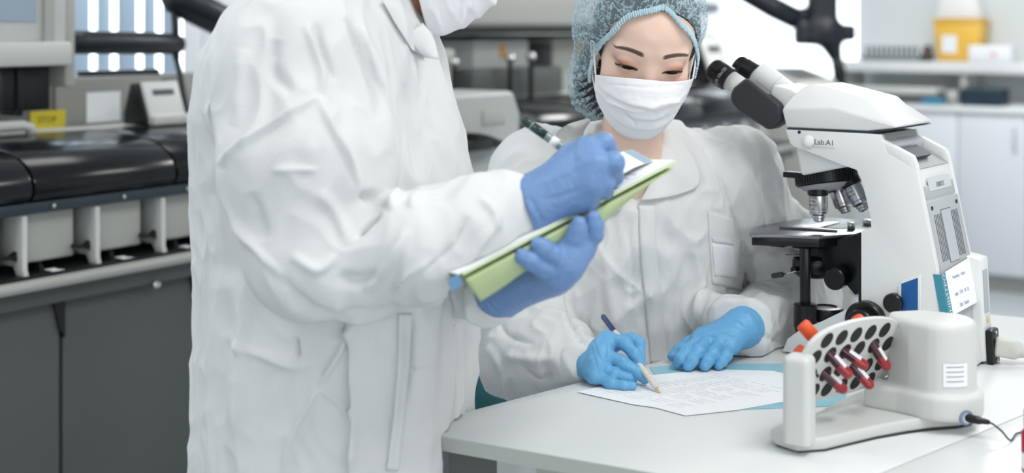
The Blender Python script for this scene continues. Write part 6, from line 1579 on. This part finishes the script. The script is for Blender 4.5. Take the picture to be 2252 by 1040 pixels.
# sheets on the folder
def paper_stack(name, label, x0, x1, y0, y1, z0, n, cat='paper', skew=0.0):
    r = empty(name, FO+fl_(x0, y0, z0), 0, label, cat)
    b = MB(); o_ = fl_(x0, y0, z0); q = [fl_(x0, y0, z0), fl_(x1, y0+skew, z0), fl_(x1, y1+skew, z0), fl_(x0, y1, z0)]
    q2 = [p_+FNm*n for p_ in q]; b.raw([p_-o_ for p_ in q+q2], [(3, 2, 1, 0), (4, 5, 6, 7), (0, 1, 5, 4), (1, 2, 6, 5), (2, 3, 7, 6), (3, 0, 4, 7)]); b.build('sheet', m_paper, r)
    return r, q2, o_
pa, q2, o_ = paper_stack('form_sheets', 'white printed forms clipped on top of the green folder', -0.005, LN-0.004, 0.002, 0.188, 0.0004, 0.0016)
m_print = mat('grey_print_lines', srgb(150, 156, 166), 0.7)
for k in range(16):
    x = LN-0.05-k*0.012; b = MB(); z = 0.00215; q = [fl_(x, 0.02, z), fl_(x+0.0022, 0.02, z), fl_(x+0.0022, 0.10+0.08*random.random(), z), fl_(x, 0.10+0.05*random.random(), z)]
    b.raw([p_-o_ for p_ in q], [(0, 1, 2, 3)]); b.build('print_line', m_print, pa)
# raised sheet corner with pale blue strips at the far end
rs_ = empty('curled_sheet', FO+fl_(LN-0.12, 0.03, 0.003), 0, 'white sheet with pale blue strips curling up at the folder end', 'paper')
o2 = fl_(LN-0.12, 0.03, 0.003)
cs_ = [P(1352, 406, 1.55), P(1441, 362, 1.60), P(1394, 336, 1.665), P(1300, 372, 1.63)]
MB().grid(lambda s_, t: ((cs_[0]*(1-s_)+cs_[1]*s_)*(1-t)+(cs_[3]*(1-s_)+cs_[2]*s_)*t)+FNm*(0.004+0.004*math.sin(PI*s_))-FO-o2, 12, 12).build('sheet', m_paper, rs_, smooth=True)
m_strip = mat('pale_blue_strip', srgb(150, 186, 206), 0.5)
for k in range(3):
    s0 = 0.80+k*0.07
    MB().grid(lambda s_, t: ((cs_[0]*(1-(s0+0.035*s_))+cs_[1]*(s0+0.035*s_))*(1-t)+(cs_[3]*(1-(s0+0.035*s_))+cs_[2]*(s0+0.035*s_))*t)+FNm*(0.0052+0.004*math.sin(PI*(s0+0.035*s_)))-FO-o2, 3, 10).build('strip', m_strip, rs_)
# blue index tab at the near left end
tb_ = [P(984, 616, 1.43), P(1008, 602, 1.425), P(1018, 626, 1.425), P(994, 642, 1.43)]
ix = empty('index_tab', tb_[0], 0, 'small blue paper tab sticking out of the folder end', 'tab')
MB().raw([q-tb_[0] for q in tb_]+[q-tb_[0]+Vector((0, 0.001, 0)) for q in tb_], [(0, 1, 2, 3), (7, 6, 5, 4), (0, 4, 5, 1), (1, 5, 6, 2), (2, 6, 7, 3), (3, 7, 4, 0)]).build('tab', mat('mid_blue_paper', srgb(120, 164, 204), 0.6), ix)

# ---- right glove, closed round a pen
wr = gp(1166, 458, 1.515)
K1, K2, K3, K4 = gp(1290, 332, 1.515), gp(1306, 366, 1.500), gp(1298, 404, 1.498), gp(1278, 436, 1.505)
palm = [(wr, K1, 0.030, 0.0145), (wr, K2, 0.032, 0.0150), (wr, K3, 0.030, 0.0145), (wr, K4, 0.026, 0.0135), (K1, K2, 0.013, 0.013), (K2, K3, 0.013, 0.013), (K3, K4, 0.013, 0.012),
        (wr, gp(1262, 345, 1.555), 0.026, 0.018)]
fing = [([K1, gp(1328, 317, 1.522), gp(1344, 342, 1.548), gp(1350, 384, 1.560)], [0.0135, 0.0132, 0.0112, 0.0092]),
        ([K2, gp(1348, 358, 1.500), gp(1350, 388, 1.535), gp(1330, 412, 1.555)], [0.0138, 0.0134, 0.0112, 0.0092]),
        ([K3, gp(1330, 402, 1.500), gp(1330, 428, 1.532), gp(1305, 440, 1.550)], [0.0132, 0.0124, 0.0108, 0.0090]),
        ([K4, gp(1300, 438, 1.510), gp(1300, 455, 1.535), gp(1280, 464, 1.545)], [0.0115, 0.0105, 0.0095, 0.0080]),
        ([gp(1262, 350, 1.560), gp(1300, 345, 1.575), gp(1325, 362, 1.578), gp(1345, 392, 1.572)], [0.0160, 0.0130, 0.0115, 0.0090])]
o, V, Q = build_glove('glove', MN, m_glove2, wr, palm, fing, cuff=(wr, gp(1140, 470, 1.515), 0.033, 0.037), cut=(gp(1160, 461, 1.515), gp(1060, 496, 1.512)-gp(1160, 461, 1.515)), h=0.0016, fit=lambda V, N: clear_folder(V, N, True), folds=[([(1200, 400), (1250, 380), (1290, 350)], 6, 0.0015), ([(1190, 440), (1240, 430), (1285, 410)], 6, -0.0012), ([(1165, 430), (1185, 470), (1200, 500)], 3, -0.0015, 1), ([(1155, 435), (1175, 475), (1190, 505)], 3, 0.0015)])
nfix(o)
# ---- left glove under the folder
wl = gp(1118, 628, 1.575); pc_ = gp(1215, 598, 1.515)
Q1, Q2, Q3, Q4 = gp(1226, 606, 1.490), gp(1246, 580, 1.487), gp(1258, 556, 1.490), gp(1282, 540, 1.497)
palm = [(wl, Q1, 0.026, 0.017), (wl, Q2, 0.026, 0.018), (wl, pc_, 0.026, 0.022), (pc_, Q3, 0.02, 0.015), (pc_, Q4, 0.018, 0.013), (Q1, Q2, 0.015, 0.014), (Q2, Q3, 0.014, 0.013), (Q3, Q4, 0.012, 0.012)]
fing = [([Q1, gp(1195, 588, 1.474), gp(1168, 574, 1.466), gp(1147, 563, 1.461)], [0.0125, 0.0120, 0.0108, 0.0092]),
        ([Q2, gp(1213, 560, 1.474), gp(1196, 547, 1.469), gp(1184, 538, 1.466)], [0.0128, 0.0122, 0.0112, 0.0096]),
        ([Q3, gp(1266, 524, 1.482), gp(1271, 506, 1.480), gp(1273, 492, 1.478)], [0.0122, 0.0116, 0.0106, 0.0092]),
        ([Q4, gp(1306, 514, 1.492), gp(1308, 495, 1.490), gp(1306, 478, 1.488)], [0.0118, 0.0112, 0.0102, 0.0088])]
o, V, Q = build_glove('glove', MN, m_glove2, wl, palm, fing, cuff=(wl, gp(1098, 640, 1.59), 0.027, 0.030), h=0.0016)
nfix(o)
# clear pen in his right hand
pt_, pb2 = P(1150, 262, 1.60), P(1352, 408, 1.585)
pn_ = empty('clear_pen', pt_, 0, 'clear plastic pen with dark end in the right hand of the standing man', 'pen')
d_ = (pb2-pt_); L_p = d_.length; d_.normalize()
m_clear = mat('smoky_clear_plastic', srgb(150, 176, 172), 0.12, spec=0.6, trans=0.45); m_pdark = mat('dark_green_plastic', srgb(40, 62, 58), 0.25)
MB().lathe([(0.003, 0.0), (0.0052, 0.002), (0.0056, 0.008), (0.0056, L_p*0.84), (0.004, L_p*0.93), (0.0012, L_p)], (0, 0, 0), d_, 20).build('barrel', m_clear, pn_, smooth=True)
MB().lathe([(0.0, -0.001), (0.0046, 0.0), (0.0062, 0.003), (0.0062, 0.010), (0.0058, 0.012)], (0, 0, 0), d_, 20).build('end_plug', m_pdark, pn_, smooth=True)
MB().lathe([(0.0058, 0.014), (0.0058, 0.034)], (0, 0, 0), d_, 20).build('ink_sleeve', m_pdark, pn_, smooth=True)
MB().lathe([(0.006, 0.042), (0.006, 0.052)], (0, 0, 0), d_, 20).build('white_ring', m_paper, pn_, smooth=True)

# ================================================================== papers and pen on the table
m_bluep = mat('pale_blue_folder', srgb(150, 200, 216), 0.5, var=0.08, vscale=30)
def flat_sheet(name, label, px, z, m, th=0.0004, cat='paper', part='sheet', group=None):
    q = [PT(u, v, ZT+z) for u, v in px]; c = sum(q, Vector())/len(q); c.z = ZT+z
    r = empty(name, c, 0, label, cat, group); n = len(q)
    MB().raw([p-c for p in q]+[p-c+Vector((0, 0, th)) for p in q], [tuple(range(n-1, -1, -1)), tuple(range(n, 2*n))]+[(i, (i+1) % n, n+(i+1) % n, n+i) for i in range(n)]).build(part, m, r)
    return r, c
flat_sheet('plastic_wallet', 'pale blue plastic wallet lying under the printed sheets', [(1428, 808), (1500, 801), (1800, 800), (1880, 830), (1850, 893), (1600, 902), (1480, 880)], 0.0003, m_bluep, 0.0006, 'wallet', 'wallet')
ps, pcn = flat_sheet('printed_sheet', 'white printed form the seated woman is writing on', [(1269, 862), (1430, 826), (1560, 812), (1700, 816), (1790, 838), (1800, 870), (1620, 902), (1507, 914), (1440, 896), (1390, 889)], 0.0012, m_paper, 0.0005)
m_pl = mat('pale_grey_print', srgb(216, 219, 223), 0.8)
# rows of print follow the sheet
o_ = PT(1300, 858, ZT+0.0018); ex = (PT(1500, 908, ZT+0.0018)-o_); ey = (PT(1560, 815, ZT+0.0018)-PT(1290, 858, ZT+0.0018))
for k in range(22):
    t = 0.05+k*0.042
    for seg in range(4 if k % 4 else 2):
        s0 = 0.10+0.2*seg+0.02*random.random(); s1 = s0+0.12+0.07*random.random()
        a, b = o_+ey*t+ex*s0, o_+ey*t+ex*s1; w = ey.normalized()*0.0010
        MB().raw([q-pcn+Vector((0, 0, 0.0001)) for q in (a, b, b+w, a+w)], [(0, 1, 2, 3)]).build('print_line', m_pl, ps)
# pen
tip, top_ = PT(1453, 865, ZT+0.0022), P(1325, 694, 1.968)
pp = empty('ballpoint_pen', tip, 0, 'white ballpoint pen with dark blue end in the right hand of the seated woman', 'pen')
d_ = (top_-tip); Lp = d_.length; d_.normalize()
m_pw = mat('pearl_white_plastic', srgb(214, 212, 206), 0.3); m_navy = mat('navy_plastic', srgb(40, 60, 112), 0.3)
MB().lathe([(0.0006, 0.0), (0.0012, 0.004), (0.0030, 0.011)], (0, 0, 0), d_, 16).build('cone_tip', mat('cream_tip', srgb(216, 200, 160), 0.35), pp, smooth=True)
MB().lathe([(0.0030, 0.011), (0.0044, 0.016), (0.0044, Lp*0.74), (0.0042, Lp*0.78)], (0, 0, 0), d_, 20).build('barrel', m_pw, pp, smooth=True)
MB().lathe([(0.0042, Lp*0.78), (0.0041, Lp-0.003), (0.0028, Lp), (0.0, Lp)], (0, 0, 0), d_, 20, close=False).build('end_cap', m_navy, pp, smooth=True)
